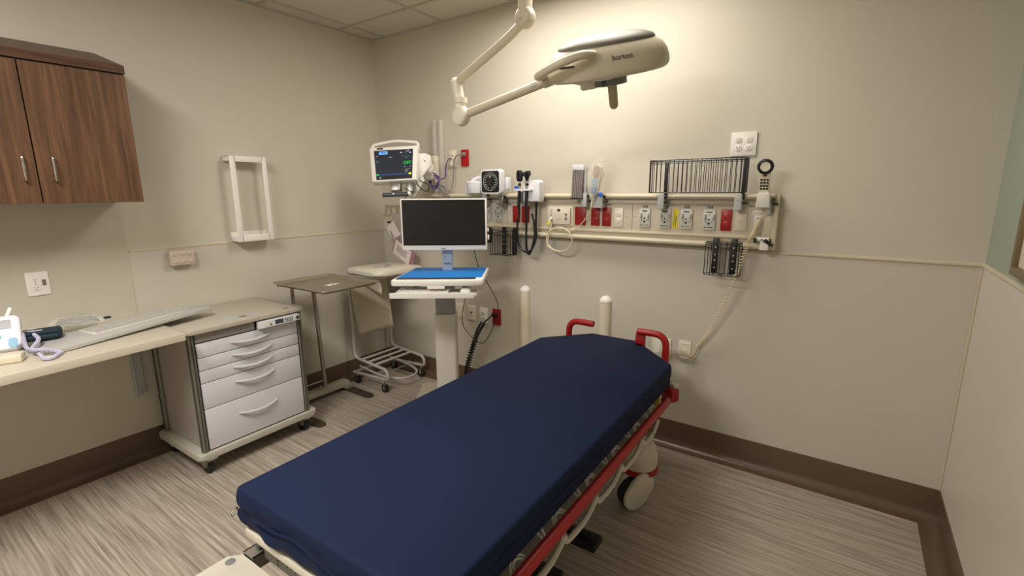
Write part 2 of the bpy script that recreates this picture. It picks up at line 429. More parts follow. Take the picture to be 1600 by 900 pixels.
for (a, b, c, d) in ((-.395, -.39, .43, .475), (-.345, -.34, .43, .475), (-.395, -.34, .43, .434), (-.395, -.34, .471, .475)): bb(bm, a, b, -.972, -.86, c, d)
obj('frame_tube', bm, M_steel, bed, smooth=False, **L)
bm = B(); bb(bm, -.388, -.347, -.94, -.88, .437, .466, .004); box(bm, (-.367, -.92, .484), (.024, .05, .014), .005); obj('latch', bm, M_dkgrey, bed, **L)
# side rails
def side_rail(s):
    X = .408 * s
    bm = B(); tube(bm, bend([(X - .02 * s, .64, .545), (X, .62, .558), (X, .5, .558), (X, -.86, .558)], .03), .0185, 14)
    rail = obj('side_rail', bm, M_redtube, bed, **L); rail['label'] = 'red side rail'
    nodes = [.46, .253, .025, -.2, -.43, -.66, -.80]
    bm = B()
    for i in range(len(nodes) - 1):
        y0, y1 = nodes[i], nodes[i + 1]; x = .414 * s
        tube(bm, spline([(x, y0 - .002, .528), (x, y0 - .025, .51), (x + .004 * s, (y0 + y1) / 2 + .02, .497), (x, y1 + .05, .492), (x, y1 + .012, .503), (x, y1 - .004, .535)], 6), .010, 8)
    obj('lower_loops', bm, mat('loop_grey', (190, 186, 172), .35), rail, **L)
    for y in nodes[:-1]:
        bm = B()
        for rr_ in (.036, .026):
            tube(bm, [(.39 * s - .75 * s * rr_ * math.sin(a), y + .03 + rr_ * math.cos(a), .548 + .66 * rr_ * math.sin(a)) for a in [-.4 + (PI + .8) * k / 14 for k in range(15)]], .0042, 7)
        obj('pivot_loop', bm, mat('pivot_metal', (214, 210, 202), .3, .3), rail, **L); bm = B()
        cyl(bm, (.362 * s, y - .055, .578), (.40 * s, y - .085, .562), .005, n=8)
        cyl(bm, (.358 * s, y - .080, .575), (.40 * s, y - .090, .562), .0045, n=8)
        obj('hook', bm, mat('pivot_metal', (214, 210, 202), .3, .3), rail, **L)
    return rail
side_rail(1); side_rail(-1)
bm = B(); box(bm, (.388, .735, .545), (.075, .055, .07), .012, rot=-.5); o = obj('corner_bumper', bm, M_redtube, bed, **L)
bm = B(); box(bm, (-.388, .755, .545), (.075, .055, .07), .012, rot=.5); obj('corner_bumper', bm, M_redtube, bed, **L)
bm = B(); box(bm, (.400, .745, .588), (.04, .035, .022), .006, rot=-.5); obj('bumper_cap', bm, M_bedwhite, bed, **L)
bm = B(); box(bm, (.366, .60, .548), (.012, .045, .04), .004); obj('tag', bm, mat('ochre_tag', (196, 150, 20), .5), bed, **L)
# head push handles
def push_handle(s):
    bm = B(); x = (.292 if s > 0 else -.292) ; y = .95
    tube(bm, bend([(x, y - .02, .50), (x, y, .60), (x, y, .775), (x - .16 * s, y - .005, .775)], .07, 8), .0185, 14)
    h = obj('push_handle', bm, M_redtube, bed, **L); h['label'] = 'bent red push handle'
    bm = B(); box(bm, (x - .01 * s, y - .04, .545), (.05, .09, .05), .006); obj('handle_mount', bm, M_bedgrey, h, **L)
push_handle(1); push_handle(-1)
bm = B(); box(bm, (.145, .965, .70), (.055, .02, .11), .005); bb(bm, .12, .17, .93, .955, .57, .70, .004); o = obj('handle_bracket', bm, M_redtube, bed, **L); o['label'] = 'red upright bracket'
# base
bm = B(); prism(bm, rrect(.36, 1.3, .08), .17, .27, .03); obj('base_cover', bm, M_bedwhite, bed, **L)
for yy in (-.45, .45):
    bm = B(); cyl(bm, (0, yy, .29), (0, yy, .40), .075, n=24); cyl(bm, (0, yy, .39), (0, yy, .54), .055, n=24); obj('lift_column', bm, M_bedgrey, bed, **L)
def wheel_unit(sx, sy):
    x, y = .285 * sx, .53 * sy
    bm = B(); lathe(bm, [(.085, .185), (.09, .20), (.09, .26), (.075, .30), (.05, .318), (.002, .322)], (x, y + .09 * sy, 0), 28)
    hd = obj('caster_hood', bm, M_bedwhite, bed, **L)
    bm = B(); lathe(bm, [(.085, .160), (.096, .164), (.096, .184), (.088, .188)], (x, y + .09 * sy, 0), 28); obj('pedal', bm, M_redtube, hd, **L)
    WMx = Matrix.Translation((x, y, 0)) @ Matrix.Rotation(-.55, 4, 'Z')
    bm = B(); cyl(bm, WMx @ V((-.02, 0, .075)), WMx @ V((.02, 0, .075)), .072, n=28); obj('wheel', bm, M_rubber, bed, **L)
    for q in (1, -1):                                      # oval wheel shields either side
        bm = B(); pts2 = []
        for k in range(28):
            a = 2 * PI * k / 28; u = .078 * math.cos(a); v_ = .066 * math.sin(a)
            if u > 0: u += .045
            ca, sa = math.cos(.85), math.sin(.85)
            pts2.append((u * ca - v_ * sa, u * sa + v_ * ca))
        prism(bm, pts2, -.012, .012, .008, M=WMx @ basis((q * .036, 0, .082), YW, ZW, XW)); obj('wheel_shield', bm, M_bedwhite, bed, **L)
for sx in (-1, 1):
    for sy in (-1, 1): wheel_unit(sx, sy)
bm = B(); bb(bm, .20, .34, -.03, .06, .14, .17, .01); bb(bm, .16, .30, .0, .03, .13, .18); obj('foot_pedal', bm, M_black, bed, **L)
bm = B(); bb(bm, .12, .30, -.28, -.2, .13, .18, .01); obj('foot_pedal', bm, M_black, bed, **L)
# foot end hood
bm = B(); prism(bm, rrect(.80, .34, .03, cx=-.022, cy=-1.145), .34, .468, .012, seg=3); hd = obj('foot_hood', bm, M_bedwhite, bed, **L)
bm = B(); prism(bm, rrect(.84, .36, .04, cx=-.026, cy=-1.15), .375, .395, .006); obj('red_band', bm, M_redtube, hd, **L)
bm = B(); lathe(bm, [(.014, .467), (.014, .4695), (.010, .471)], (-.392, -1.012, 0), 20); obj('button', bm, M_grey, hd, **L)
bm = B(); bb(bm, -.05, .05, -1.05, -.6, .25, .34, .01); bb(bm, -.06, .06, -1.25, -1.05, .29, .34, .01); bb(bm, -.2, -.16, -1.02, -.7, .36, .40, .006); bb(bm, .14, .18, -1.02, -.7, .36, .40, .006); bb(bm, -.2, .18, -.72, -.68, .30, .40, .006); obj('hood_support', bm, M_bedgrey, bed, **L)

# ------------------------------------------------------------------ exam light
lamp = thing('exam_light', 'beige surgical exam light hanging on jointed arms from the ceiling', 'lamp', (2.06, -.88, H))
J1 = V((2.052, -.888, 2.28)); J2 = V((1.64, -.88, 2.05)); J3 = V((1.672, -.886, 1.905)); JB = V((2.13, -.80, 2.03))
bm = B(); cyl(bm, (J1.x, J1.y, 2.32), (J1.x, J1.y, H - .02), .028, n=20); lathe(bm, [(.10, 0), (.10, -.02), (.06, -.05), (.03, -.06)], (J1.x, J1.y, H - .003), 28); obj('drop_tube', bm, M_lamp, lamp)
def knuckle(p, ax, r, t, up=None):
    bm = B(); ax = V(ax).normalized(); lathe(bm, [(r * .72, -t / 2), (r * .93, -t / 2 + .006), (r, -t / 2 + .014), (r, t / 2 - .014), (r * .93, t / 2 - .006), (r * .72, t / 2)], p, 28, axis=ax)
    return bm
camdir = (CAM - J1).normalized(); ka = V((-.12, -.99, 0))
bm = knuckle(J1, ka, .045, .055); tube(bm, bend([J1 + V((0, 0, -.01)), J1 + V((0, 0, .12))], .05), .032, 16); obj('upper_joint', bm, M_lamp, lamp)
bm = B(); d = J2 - J1
tube(bm, bend([J1 + d * .03 + V((0, 0, -.01)), J1 + d * .22 + V((0, 0, -.015)), J1 + d * .93 + V((0, 0, .012)), J2 + V((0, 0, .0))], .12, 8), .02, 16); obj('upper_arm', bm, M_lamp, lamp)
bm = B(); cyl(bm, J3 + V((0, 0, .03)), J2 + V((-.0, 0, .02)), .026, n=20); cyl(bm, J3 + V((0, 0, .06)), J3 + V((0, 0, .085)), .031, n=20); lathe(bm, [(.028, 0), (.026, .012), (.015, .022), (.002, .025)], J2 + V((0, 0, .015)), 20); obj('elbow_post', bm, M_lampwhite, lamp)
bm = knuckle(J3, ka, .048, .055); obj('elbow_joint', bm, M_lampwhite, lamp)
bm = B(); cyl(bm, J3 + (JB - J3) * .05, JB, .021, n=20); cyl(bm, J3 + (JB - J3) * .93, JB + (JB - J3) * .02, .026, n=20); arm = obj('lower_arm', bm, M_lamp, lamp)
ux = (JB - J3).normalized(); uz = ka.cross(ux).normalized(); uz = uz if uz.z > 0 else -uz
bm = B(); vv = box(bm, (0, 0, 0), (.03, .016, .0015)); bm.transform(basis(J3 + (JB - J3) * .86 + ka * .0205, ux, uz, ka)); obj('sticker', bm, M_grey, arm)
# head: local frame
HC = V((2.352, -.69, 2.103)); hx = V((.785, .585, .165)).normalized(); hz = V((.165, -.24, 1)); hz = (hz - hx * hz.dot(hx)).normalized(); hy = hz.cross(hx)
HM = basis(HC, hx, hy, hz)
def head_outline(s):
    o_ = []
    for k in range(56):
        a = 2 * PI * k / 56; c, s_ = math.cos(a), math.sin(a)
        r = 1 / (abs(c / .268) ** 2.3 + abs(s_ / .185) ** 2.3) ** (1 / 2.3)
        o_.append((c * r * s, s_ * r * s))
    return o_
def stack(bm, prof, M):
    rings = []
    for s, z in prof: rings.append([bm.verts.new((x, y, z)) for x, y in head_outline(s)])
    n = len(rings[0])
    for k in range(len(rings) - 1):
        for i in range(n): bm.faces.new((rings[k][i], rings[k][(i + 1) % n], rings[k + 1][(i + 1) % n], rings[k + 1][i]))
    bm.faces.new(rings[0][::-1]); bm.faces.new(rings[-1]); bm.transform(M)
bm = B(); stack(bm, [(.86, -.056), (.93, -.058), (.98, -.05), (1.0, -.036), (.995, -.015), (.965, .015), (.89, .045), (.76, .068)], HM); head = obj('lamp_head', bm, M_lamp, lamp, ang=35)
bm = B(); stack(bm, [(.775, .060), (.78, .070), (.74, .082), (.60, .096), (.4, .105), (.2, .109)], HM); o = obj('top_shell', bm, M_lampgrey, head, ang=60)
bm = B(); stack(bm, [(.80, -.060), (.84, -.05)], HM); obj('lens_panel', bm, M_lampwhite, head)
bm = B()
for k in range(3):
    a = k * 2 * PI / 3 + .2; lathe(bm, [(.05, -.064), (.065, -.058), (.07, -.05)], (.14 * math.cos(a), .10 * math.sin(a), 0), 24)
bm.transform(HM); obj('lamp_lens', bm, M_cool, head)
bm = B(); lathe(bm, [(.045, -.105), (.06, -.098), (.066, -.07), (.07, -.05)], (0, 0, 0), 28); bm.transform(HM); obj('hub', bm, M_lampwhite, head)
bm = B()
for k in range(13):
    pass
rings = []
for k in range(17):
    a = -PI / 2 - .95 + 1.9 * k / 16; c, s_ = math.cos(a), math.sin(a)
    rings.append([bm.verts.new((c * r, s_ * r, z)) for r, z in ((.060, -.095), (.088, -.098), (.088, -.062), (.060, -.062))])
for k in range(16):
    for i in range(4): bm.faces.new((rings[k][i], rings[k][(i + 1) % 4], rings[k + 1][(i + 1) % 4], rings[k + 1][i]))
bm.faces.new(rings[0]); bm.faces.new(rings[-1][::-1]); bm.transform(HM); cp = obj('control_band', bm, mat('control_grey', (112, 114, 106), .4), head)
bm = B(); a = -PI / 2 - .45; cyl(bm, V((math.cos(a) * .086, math.sin(a) * .086, -.08)), V((math.cos(a) * .091, math.sin(a) * .091, -.08)), .012, n=18); bm.transform(HM); obj('button', bm, mat('dark_teal', (20, 52, 60), .3), cp)
bm = B(); cyl(bm, V((.015, -.01, -.09)), V((.018, -.01, -.19)), .021, .0195, n=24, dome=True); bm.transform(HM); obj('sterile_handle', bm, mat('handle_tan', (176, 160, 128), .45), head)
bm = B(); tube(bm, spline([(-.09, -.165, .04), (-.14, -.19, .05), (-.21, -.185, .04), (-.28, -.14, .015), (-.315, -.06, -.01), (-.30, .0, -.02), (-.25, .03, -.02)], 8), .017, 14); bm.transform(HM); obj('positioning_grip', bm, M_lamp, head)
bm = B()
for (a0, a1) in ((3.55, 3.85),):
    pr_ = [(math.cos(a) * .303 * 1, math.sin(a) * .203, -.004 if a0 < 4 else .02) for a in [a0 + (a1 - a0) * k / 8 for k in range(9)]]
    pp = []
    for k in range(9):
        a = a0 + (a1 - a0) * k / 8; c, s_ = math.cos(a), math.sin(a); r = 1 / (abs(c / .268) ** 2.3 + abs(s_ / .185) ** 2.3) ** (1 / 2.3); pp.append((c * r * .997, s_ * r * .997, .01))
    tube(bm, pp, .0035, 6)
bm.transform(HM); obj('vent_slot', bm, M_dark, head)
bm = B(); tube(bm, bend([JB - ux * .01, JB + ux * .06 + V((0, 0, -.012)), HC + HM.to_3x3() @ V((-.085, .03, -.085)), HC + HM.to_3x3() @ V((-.02, .10, -.02))], .04), .016, 14)
box(bm, HC + HM.to_3x3() @ V((-.085, .03, -.078)), (.065, .05, .065), .005, rot=HM.to_3x3()); obj('yoke', bm, M_lampwhite, lamp)
a = -PI / 2 - .02
zf = V((0, -.955, .297)); xf_ = V((1, 0, 0)); yf_ = zf.cross(xf_)
tm = HM @ basis((.02, -.1785, .018), V((1, 0, 0)), V((0, .40, .917)), V((0, -.917, .40)))
text('maker_logo', 'burton', .031, tm, M_ink, head)

# ------------------------------------------------------------------ headwall
hw = thing('headwall_unit', 'long beige medical headwall rail unit with outlets on the back wall', 'headwall', (1.78, 0, 1.38))
X0, X1 = .57, 3.005
bm = B(); bb(bm, X0, X1, -.04, -.001, 1.245, 1.512, .003); body = obj('housing', bm, M_panel, hw)
bm = B()                                                  # top and bottom bumper rails
def rail_prof(z0, z1, out, base=.04):
    n = 8; pr = [(base, z0)]
    for k in range(n + 1):
        t = -PI / 2 + PI * k / n; pr.append((base + (out - base) * (.35 + .65 * math.cos(t)), (z0 + z1) / 2 + (z1 - z0) / 2 * math.sin(t)))
    pr.append((base, z1)); r0 = [bm.verts.new((X0 + .006, -u, z)) for u, z in pr]; r1 = [bm.verts.new((X1 - .012, -u, z)) for u, z in pr]
    for i in range(len(pr) - 1): bm.faces.new((r0[i], r0[i + 1], r1[i + 1], r1[i]))
    bm.faces.new(r0); bm.faces.new(r1[::-1])
rail_prof(1.488, 1.52, .078); obj('top_rail', bm, M_rail, hw, ang=60)
bm = B(); rail_prof(1.236, 1.268, .072); obj('bottom_rail', bm, M_rail, hw, ang=60)
bm = B(); bb(bm, X0, X1 - .012, -.052, -.04, 1.462, 1.47, .002); bb(bm, X0, X1 - .012, -.054, -.04, 1.288, 1.302, .003); bb(bm, X0, X1 - .03, -.0425, -.04, 1.302, 1.305); obj('lip', bm, M_rail, hw)
bm = B(); bb(bm, X1 - .014, X1 + .006, -.062, -.001, 1.236, 1.514, .005); bb(bm, X1 - .06, X1 - .014, -.046, -.04, 1.30, 1.462, .001); obj('end_cap', bm, M_rail, hw)
bm = B(); bb(bm, X0 - .006, X0 + .008, -.062, -.001, 1.236, 1.514, .005); obj('end_cap', bm, M_rail, hw)
M_seam = mat('seam_brown', (120, 108, 90), .5)
for x in (1.342, 2.25):
    bm = B(); bb(bm, x - .0012, x + .0012, -.0408, -.0395, 1.304, 1.46); obj('seam', bm, M_seam, hw)
for x in (1.32, 1.362, 2.213, 2.262, 2.975):
    bm = B(); cyl(bm, (x, -.0395, 1.385), (x, -.0412, 1.385), .003, n=10); obj('screw', bm, M_seam, hw)

def plate(parent, name, x, z, w_, h_, y, m, t=.005, r=.004):
    bm = B(); prism(bm, rrect(w_, h_, r), 0, t, .0015, M=onback(x, y, z)); return obj(name, bm, m, parent)
def duplex(parent, x, z, y, m, hole=M_ink, s=1):
    """two round-sided sockets with slots, on the back wall plane y"""
    for dz in (.0195 * s, -.0195 * s):
        bm = B(); o_ = []
        for k in range(24):
            a = 2 * PI * k / 24; o_.append((.0165 * s * math.cos(a), max(-.0135 * s, min(.0135 * s, .0165 * s * math.sin(a)))))
        prism(bm, o_, 0, .003, .0008, M=onback(x, y, z + dz)); so = obj('socket', bm, m, parent)
        bm = B()
        for sx in (-1, 1): box(bm, (x + sx * .0062 * s, y - .0031, z + dz + .003 * s), (.0022, .001, .008 * s))
        cyl(bm, (x, y - .0028, z + dz - .006 * s), (x, y - .0037, z + dz - .006 * s), .0026 * s, n=10)
        obj('slots', bm, hole, so, smooth=False)
def gas(parent, x, z, top=M_ltgrey, lb=None, brown=False):
    p = plate(parent, 'gas_outlet', x, z, .064, .108, -.041, mat('outlet_grey', (200, 199, 188), .42), .009)
    if lb: p['label'] = lb
    y = -.0502; bm = B(); box(bm, (x, y, z + .040), (.03, .001, .006)); 
    for sx in (-1, 1): cyl(bm, (x + sx * .016, y, z - .012), (x + sx * .016, y - .001, z - .012), .003, n=8)
    cyl(bm, (x, y + .0005, z - .001), (x, y - .001, z - .001), .005, n=12); cyl(bm, (x, y + .0005, z - .02), (x, y - .001, z - .02), .0065, n=12)
    cyl(bm, (x, y + .0005, z + .027), (x, y - .001, z + .027), .0025, n=8)
    box(bm, (x - .018, y, z - .041), (.008, .001, .006)); box(bm, (x + .006, y, z - .041), (.032, .001, .003)); obj('markings', bm, M_ink, p, smooth=False)
    for sx in (-1, 1):
        bm = B(); box(bm, (x + sx * .021, -.056, z + .016), (.010, .013, .026), .002); obj('latch', bm, M_ltgrey, p)
    bm = B(); bb(bm, x - .014, x + .014, -.047, -.04, z + .062, z + .072, .001); obj('tab', bm, M_grey, p)
    return p
Z = 1.381
gas(hw, 1.17, Z, lb='grey gas outlet half hidden behind the computer monitor')
p = gas(hw, 1.27, Z, lb='grey gas outlet under the blood pressure gauge')
def redplate(x, w_, kind, lb):
    p = plate(hw, 'outlet_plate', x, Z, w_, .112, -.041, M_red, .006); p['label'] = lb
    if kind: duplex(p, x, Z, -.047, mat('red_socket', (168, 24, 26), .3), mat('dark_red', (70, 4, 6), .5))
    return p
redplate(1.423, .06, False, 'red blank outlet plate left of the otoscope cord'); redplate(1.497, .06, False, 'red outlet plate behind the otoscope cord')
# intercom
bm = B(); prism(bm, rrect(.19, .125, .006), 0, .006, .002, M=onback(1.765, -.04, Z)); ic = obj('intercom', bm, M_cream, hw)
bm = B(); prism(bm, rrect(.165, .105, .006), 0, .016, .003, M=onback(1.765, -.046, Z)); obj('face', bm, mat('intercom_face', (214, 206, 188), .42), ic)
bm = B()
for i in range(6):
    for j in range(6): cyl(bm, (1.742 + i * .008, -.0615, Z - .03 + j * .008), (1.742 + i * .008, -.063, Z - .03 + j * .008), .0012, n=6)
obj('speaker_holes', bm, M_ink, ic)
bm = B(); prism(bm, rrect(.024, .016, .007), 0, .002, 0, M=onback(1.765, -.0615, Z + .034)); obj('indicator', bm, M_ink, ic)
bm = B(); cyl(bm, (1.71, -.0615, Z + .004), (1.71, -.064, Z + .004), .004, n=10)
for k in range(3): box(bm, (1.712, -.0622, Z + .035 - .007 * k), (.016, .001, .0015))
obj('jack', bm, M_ink, ic)
bm = B(); cyl(bm, (1.818, -.0615, Z + .008), (1.818, -.066, Z + .008), .008, n=14); obj('button', bm, mat('button_rose', (150, 96, 86), .4), ic)
bm = B(); cyl(bm, (1.818, -.0615, Z - .018), (1.818, -.066, Z - .018), .008, n=14); obj('button', bm, mat('button_slate', (96, 106, 118), .4), ic)
redplate(1.911, .075, False, 'plain bright red plate under the bagged remote'); redplate(2.014, .056, True, 'darker red duplex outlet plate'); redplate(2.089, .056, True, 'red duplex outlet plate beside the white one')
p = plate(hw, 'outlet_plate', 2.165, Z, .056, .112, -.041, M_cream); duplex(p, 2.165, Z, -.046, M_white); p['label'] = 'cream duplex outlet plate'
gas(hw, 2.327, Z); g = gas(hw, 2.445, Z, lb='grey gas outlet with a brown label')
bm = B(); box(bm, (2.445, -.0506, 1.418), (.028, .001, .008)); obj('label', bm, mat('brown_label', (120, 96, 40), .5), g)
gas(hw, 2.563, Z); gas(hw, 2.683, Z)
bm = B(); bb(bm, 2.488, 2.516, -.0412, -.04, 1.326, 1.438); ylb = obj('warning_label', bm, M_yellow, hw); ylb['label'] = 'yellow warning label'
for x, z0, z1 in ((2.4955, 1.338, 1.428), (2.5045, 1.334, 1.400), (2.510, 1.365, 1.395)):
    bm = B(); bb(bm, x - .0012, x + .0012, -.0417, -.0411, z0, z1); obj('print', bm, M_ink, ylb, smooth=False)
redplate(2.769, .054, True, 'red duplex outlet plate right of the gas outlets')
p = plate(hw, 'blank_plate', 2.842, Z, .056, .106, -.041, M_panel); bm = B(); bb(bm, 2.828, 2.858, -.049, -.045, 1.388, 1.392); bb(bm, 2.839, 2.845, -.0475, -.045, 1.336, 1.342); obj('ridge', bm, M_white, p)
p = plate(hw, 'data_plate', 2.918, Z, .058, .108, -.041, M_panel); bm = B(); bb(bm, 2.898, 2.938, -.049, -.045, 1.425, 1.432, .001); obj('ridge', bm, M_white, p)
bm = B(); bb(bm, 2.903, 2.933, -.0475, -.0455, 1.35, 1.41, .001); q = obj('insert', bm, M_white, p)
bm = B(); bb(bm, 2.916, 2.928, -.049, -.0472, 1.39, 1.40); bb(bm, 2.916, 2.928, -.049, -.0472, 1.365, 1.375); obj('port', bm, M_ink, q)

# ------------------------------------------------------------------ wall outlets and plates
def wall_plate(name, label, x, z, w_, h_, m, cat='outlet', sock=1, sm=None, hole=M_ink, gx=0):
    t = thing(name, label, cat, (x, -.004, z))
    bm = B(); prism(bm, rrect(w_, h_, .004), 0, .006, .002, M=onback(x, -.0035, z)); p = obj('plate', bm, m, t)
    for i in range(sock):
        sx = x + (i - (sock - 1) / 2) * gx
        duplex(p, sx, z, -.0095, sm or m, hole, 1.05)
    return t
wall_plate('wall_outlet', 'white four-socket wall outlet above the right end of the black wire basket', 2.815, 1.77, .122, .118, M_white, sock=2, gx=.05)
t = wall_plate('wall_outlet', 'red wall outlet with a grey plug, left of the blood pressure gauge', .942, 1.775, .07, .118, mat('bright_red_plate', (176, 12, 16), .35), sock=0)
t = thing('data_outlet', 'cream data outlet beside the upper red outlet', 'outlet', (.825, -.004, 1.775))
bm = B(); prism(bm, rrect(.07, .125, .004), 0, .006, .002, M=onback(.825, -.0035, 1.775)); p = obj('plate', bm, M_cream, t)
bm = B(); bb(bm, .808, .842, -.017, -.009, 1.80, 1.815, .002); bb(bm, .805, .825, -.02, -.009, 1.722, 1.75, .003); bb(bm, .832, .848, -.016, -.009, 1.725, 1.745, .002); bb(bm, .82, .83, -.016, -.009, 1.772, 1.782); obj('jack', bm, M_white, p)
t = thing('wall_plate', 'blank cream wall plate, leftmost of the low row behind the workstation', 'wall plate', (.852, -.004, .615))
bm = B(); prism(bm, rrect(.074, .116, .004), 0, .006, .002, M=onback(.852, -.0035, .615)); bm2 = bm; p = obj('plate', bm, M_cream, t); bm = B(); prism(bm, rrect(.036, .07, .002), 0, .0015, 0, M=onback(.852, -.0095, .615)); obj('insert', bm, M_cream, p)
t = thing('wall_plate', 'cream data plate with one small port in the low row behind the workstation', 'wall plate', (.972, -.004, .612))
bm = B(); prism(bm, rrect(.074, .118, .004), 0, .006, .002, M=onback(.972, -.0035, .612)); p = obj('plate', bm, M_cream, t); bm = B(); bb(bm, .963, .981, -.0108, -.009, .607, .619); obj('port', bm, M_ink, p)
for z in (.651, .565):
    bm = B(); bb(bm, .942, 1.002, -.011, -.009, z, z + .006, .001); obj('ridge', bm, M_white, p)
wall_plate('wall_outlet', 'white duplex outlet beside the low red outlet', 1.091, .608, .074, .118, M_white)
wall_plate('wall_outlet', 'low red wall outlet with a black plug in it', 1.215, .612, .076, .122, mat('low_red_plate', (150, 14, 16), .35), sm=M_red)
t = thing('wall_plate', 'wide white wall plate behind the right red push handle', 'wall plate', (2.455, -.004, .607))
bm = B(); prism(bm, rrect(.116, .12, .004), 0, .006, .002, M=onback(2.455, -.0035, .607)); p = obj('plate', bm, M_cream, t); bm = B()
for sx in (-.024, .024): prism(bm, rrect(.034, .068, .002), 0, .002, 0, M=onback(2.455 + sx, -.0095, .607))
obj('rocker', bm, M_white, p)
t = thing('phone_jack', 'cream phone jack plate where the coiled phone cord ends', 'phone jack', (2.592, -.004, .614))
bm = B(); prism(bm, rrect(.07, .118, .004), 0, .006, .002, M=onback(2.592, -.0035, .614)); p = obj('plate', bm, M_cream, t)
for z in (.652, .565):
    bm = B(); bb(bm, 2.567, 2.617, -.0115, -.009, z, z + .008, .001); obj('ridge', bm, M_white, p)
bm = B(); bb(bm, 2.583, 2.601, -.012, -.009, .61, .626, .002); obj('socket', bm, M_white, p)
# left wall outlet over the counter
t = thing('wall_outlet', 'white rectangular outlet with a dark sticker on the wall above the counter', 'outlet', (.006, -2.22, 1.1))
bm = B(); prism(bm, rrect(.085, .118, .004), 0, .006, .002, M=onleft(.006, -2.22, 1.1)); p = obj('plate', bm, M_white, t)
bm = B(); prism(bm, rrect(.036, .07, .002), 0, .003, .001, M=onleft(.012, -2.228, 1.1)); q = obj('insert', bm, M_white, p)
bm = B()
for dz in (.02, -.02):
    for dy in (-.006, .006): bb(bm, .0148, .0155, -2.2285 + dy - .001, -2.2285 + dy + .001, 1.1 + dz - .001, 1.1 + dz + .006)
    cyl(bm, (.0148, -2.2285, 1.1 + dz - .007), (.0156, -2.2285, 1.1 + dz - .007), .0025, n=8)
for dz in (.004, -.004): bb(bm, .0148, .0155, -2.231, -2.226, 1.1 + dz - .0012, 1.1 + dz + .0012)
obj('slots', bm, M_ink, q, smooth=False)
bm = B(); bb(bm, .012, .0128, -2.204, -2.189, 1.088, 1.118); obj('sticker', bm, mat('sticker_taupe', (116, 108, 98), .6), p)

# ------------------------------------------------------------------ wall bumpers
for x, lb in ((1.473, 'left cream vertical wall bumper rising behind the mattress'), (2.086, 'right cream vertical wall bumper rising behind the head of the mattress')):
    t = thing('wall_bumper', lb, 'wall bumper', (x, -.003, BH), group='vertical wall bumpers')
    bm = B(); o_ = [(-.037, 0)] + [(.037 * math.cos(PI - PI * k / 10), -.012 - .03 * math.sin(PI * k / 10)) for k in range(11)] + [(.037, 0)]
    prism(bm, o_, BH, .845, 0, M=Matrix.Translation((x, -.003, 0))); obj('bumper', bm, M_cream, t, ang=50)
    bm = B(); rings = []
    for k in range(7):
        a = PI / 2 * k / 6; s = math.cos(a) * .037 / .037; rings.append([bm.verts.new((x + u * max(s, .02) * 1.03, -.003 + v_ * max(s, .02) * 1.03, .845 + .036 * math.sin(a))) for u, v_ in o_])
    for k in range(6):
        for i in range(len(o_)): bm.faces.new((rings[k][i], rings[k][(i + 1) % len(o_)], rings[k + 1][(i + 1) % len(o_)], rings[k + 1][i]))
    bm.faces.new(rings[0][::-1]); bm.faces.new(rings[-1]); obj('cap', bm, M_white, t, ang=70)

# ------------------------------------------------------------------ rail clamp helper
def clamp(parent, x, z=1.48, y=-.09, m=M_ltgrey, w_=.036):
    bm = B(); bb(bm, x - w_ / 2, x + w_ / 2, y - .012, -.053, z - .045, z + .038, .004); c = obj('rail_clamp', bm, m, parent)
    bm = B(); cyl(bm, (x + w_ / 2, y + .005, z + .022), (x + w_ / 2 + .01, y + .005, z + .022), .009, n=12); cyl(bm, (x + w_ / 2, y + .005, z - .008), (x + w_ / 2 + .028, y + .005, z - .008), .0055, n=10); obj('knob', bm, M_black, c)
    return c
# big wire basket
def wire_basket(t, x0, x1, y0, y1, z0, z1, pitch_, rc=.03, r=.0018):
    bm = B()
    o_ = rrect(x1 - x0, y1 - y0, rc, 4, (x0 + x1) / 2, (y0 + y1) / 2)
    per = [V((p[0], p[1], 0)) for p in o_]
    for z, rr in ((z1, .0028), (z0, .0024), (z1 - .012, .0018)): tube(bm, [p + V((0, 0, z)) for p in per], rr, 6, closed=True)
    tot = sum((per[i] - per[i - 1]).length for i in range(len(per))); n = int(tot / pitch_); acc = 0; i = 0; seg = 0
    for k in range(n):
        s = k * tot / n; a = 0
        for j in range(len(per)):
            l = (per[(j + 1) % len(per)] - per[j]).length
            if a + l >= s:
                p = per[j].lerp(per[(j + 1) % len(per)], (s - a) / max(l, 1e-6)); break
            a += l
        cyl(bm, p + V((0, 0, z0)), p + V((0, 0, z1)), r, n=6)
    ny = max(2, int((x1 - x0) / pitch_))
    for k in range(1, ny):
        x = x0 + (x1 - x0) * k / ny; cyl(bm, (x, y0, z0), (x, y1, z0), r, n=6)
    return bm
t = thing('wire_basket', 'large empty black wire basket clamped on the headwall rail below the four-socket outlet', 'basket', (2.64, -.10, 1.52))
obj('wire_grid', wire_basket(t, 2.388, 2.868, -.215, -.07, 1.526, 1.692, .0225, .05), M_wire, t)
for x in (2.452, 2.846):
    bm = B(); bb(bm, x - .009, x + .009, -.088, -.078, 1.50, 1.69, .001); obj('support_strap', bm, M_black, t)
clamp(t, 2.432); clamp(t, 2.828)
def hanging_basket(lb, x0, x1, straps, top=1.262, bot=1.1):
    t = thing('wire_basket', lb, 'basket', ((x0 + x1) / 2, -.075, top))
    bm = B(); y0, y1 = -.15, -.08
    obj('wire_grid', wire_basket(t, x0, x1, y0, y1, bot, top, .042, .02, .0022), M_wire, t)
    for x in straps:
        bm = B(); bb(bm, x - .016, x + .016, -.081, -.074, bot - .002, top + .02, .001); s_ = obj('strap', bm, M_black, t)
        for z in (.03, .07, .1, .14):
            bm = B(); cyl(bm, (x, -.080, bot + z), (x, -.083, bot + z), .004, n=8); obj('rivet', bm, M_chrome, s_)
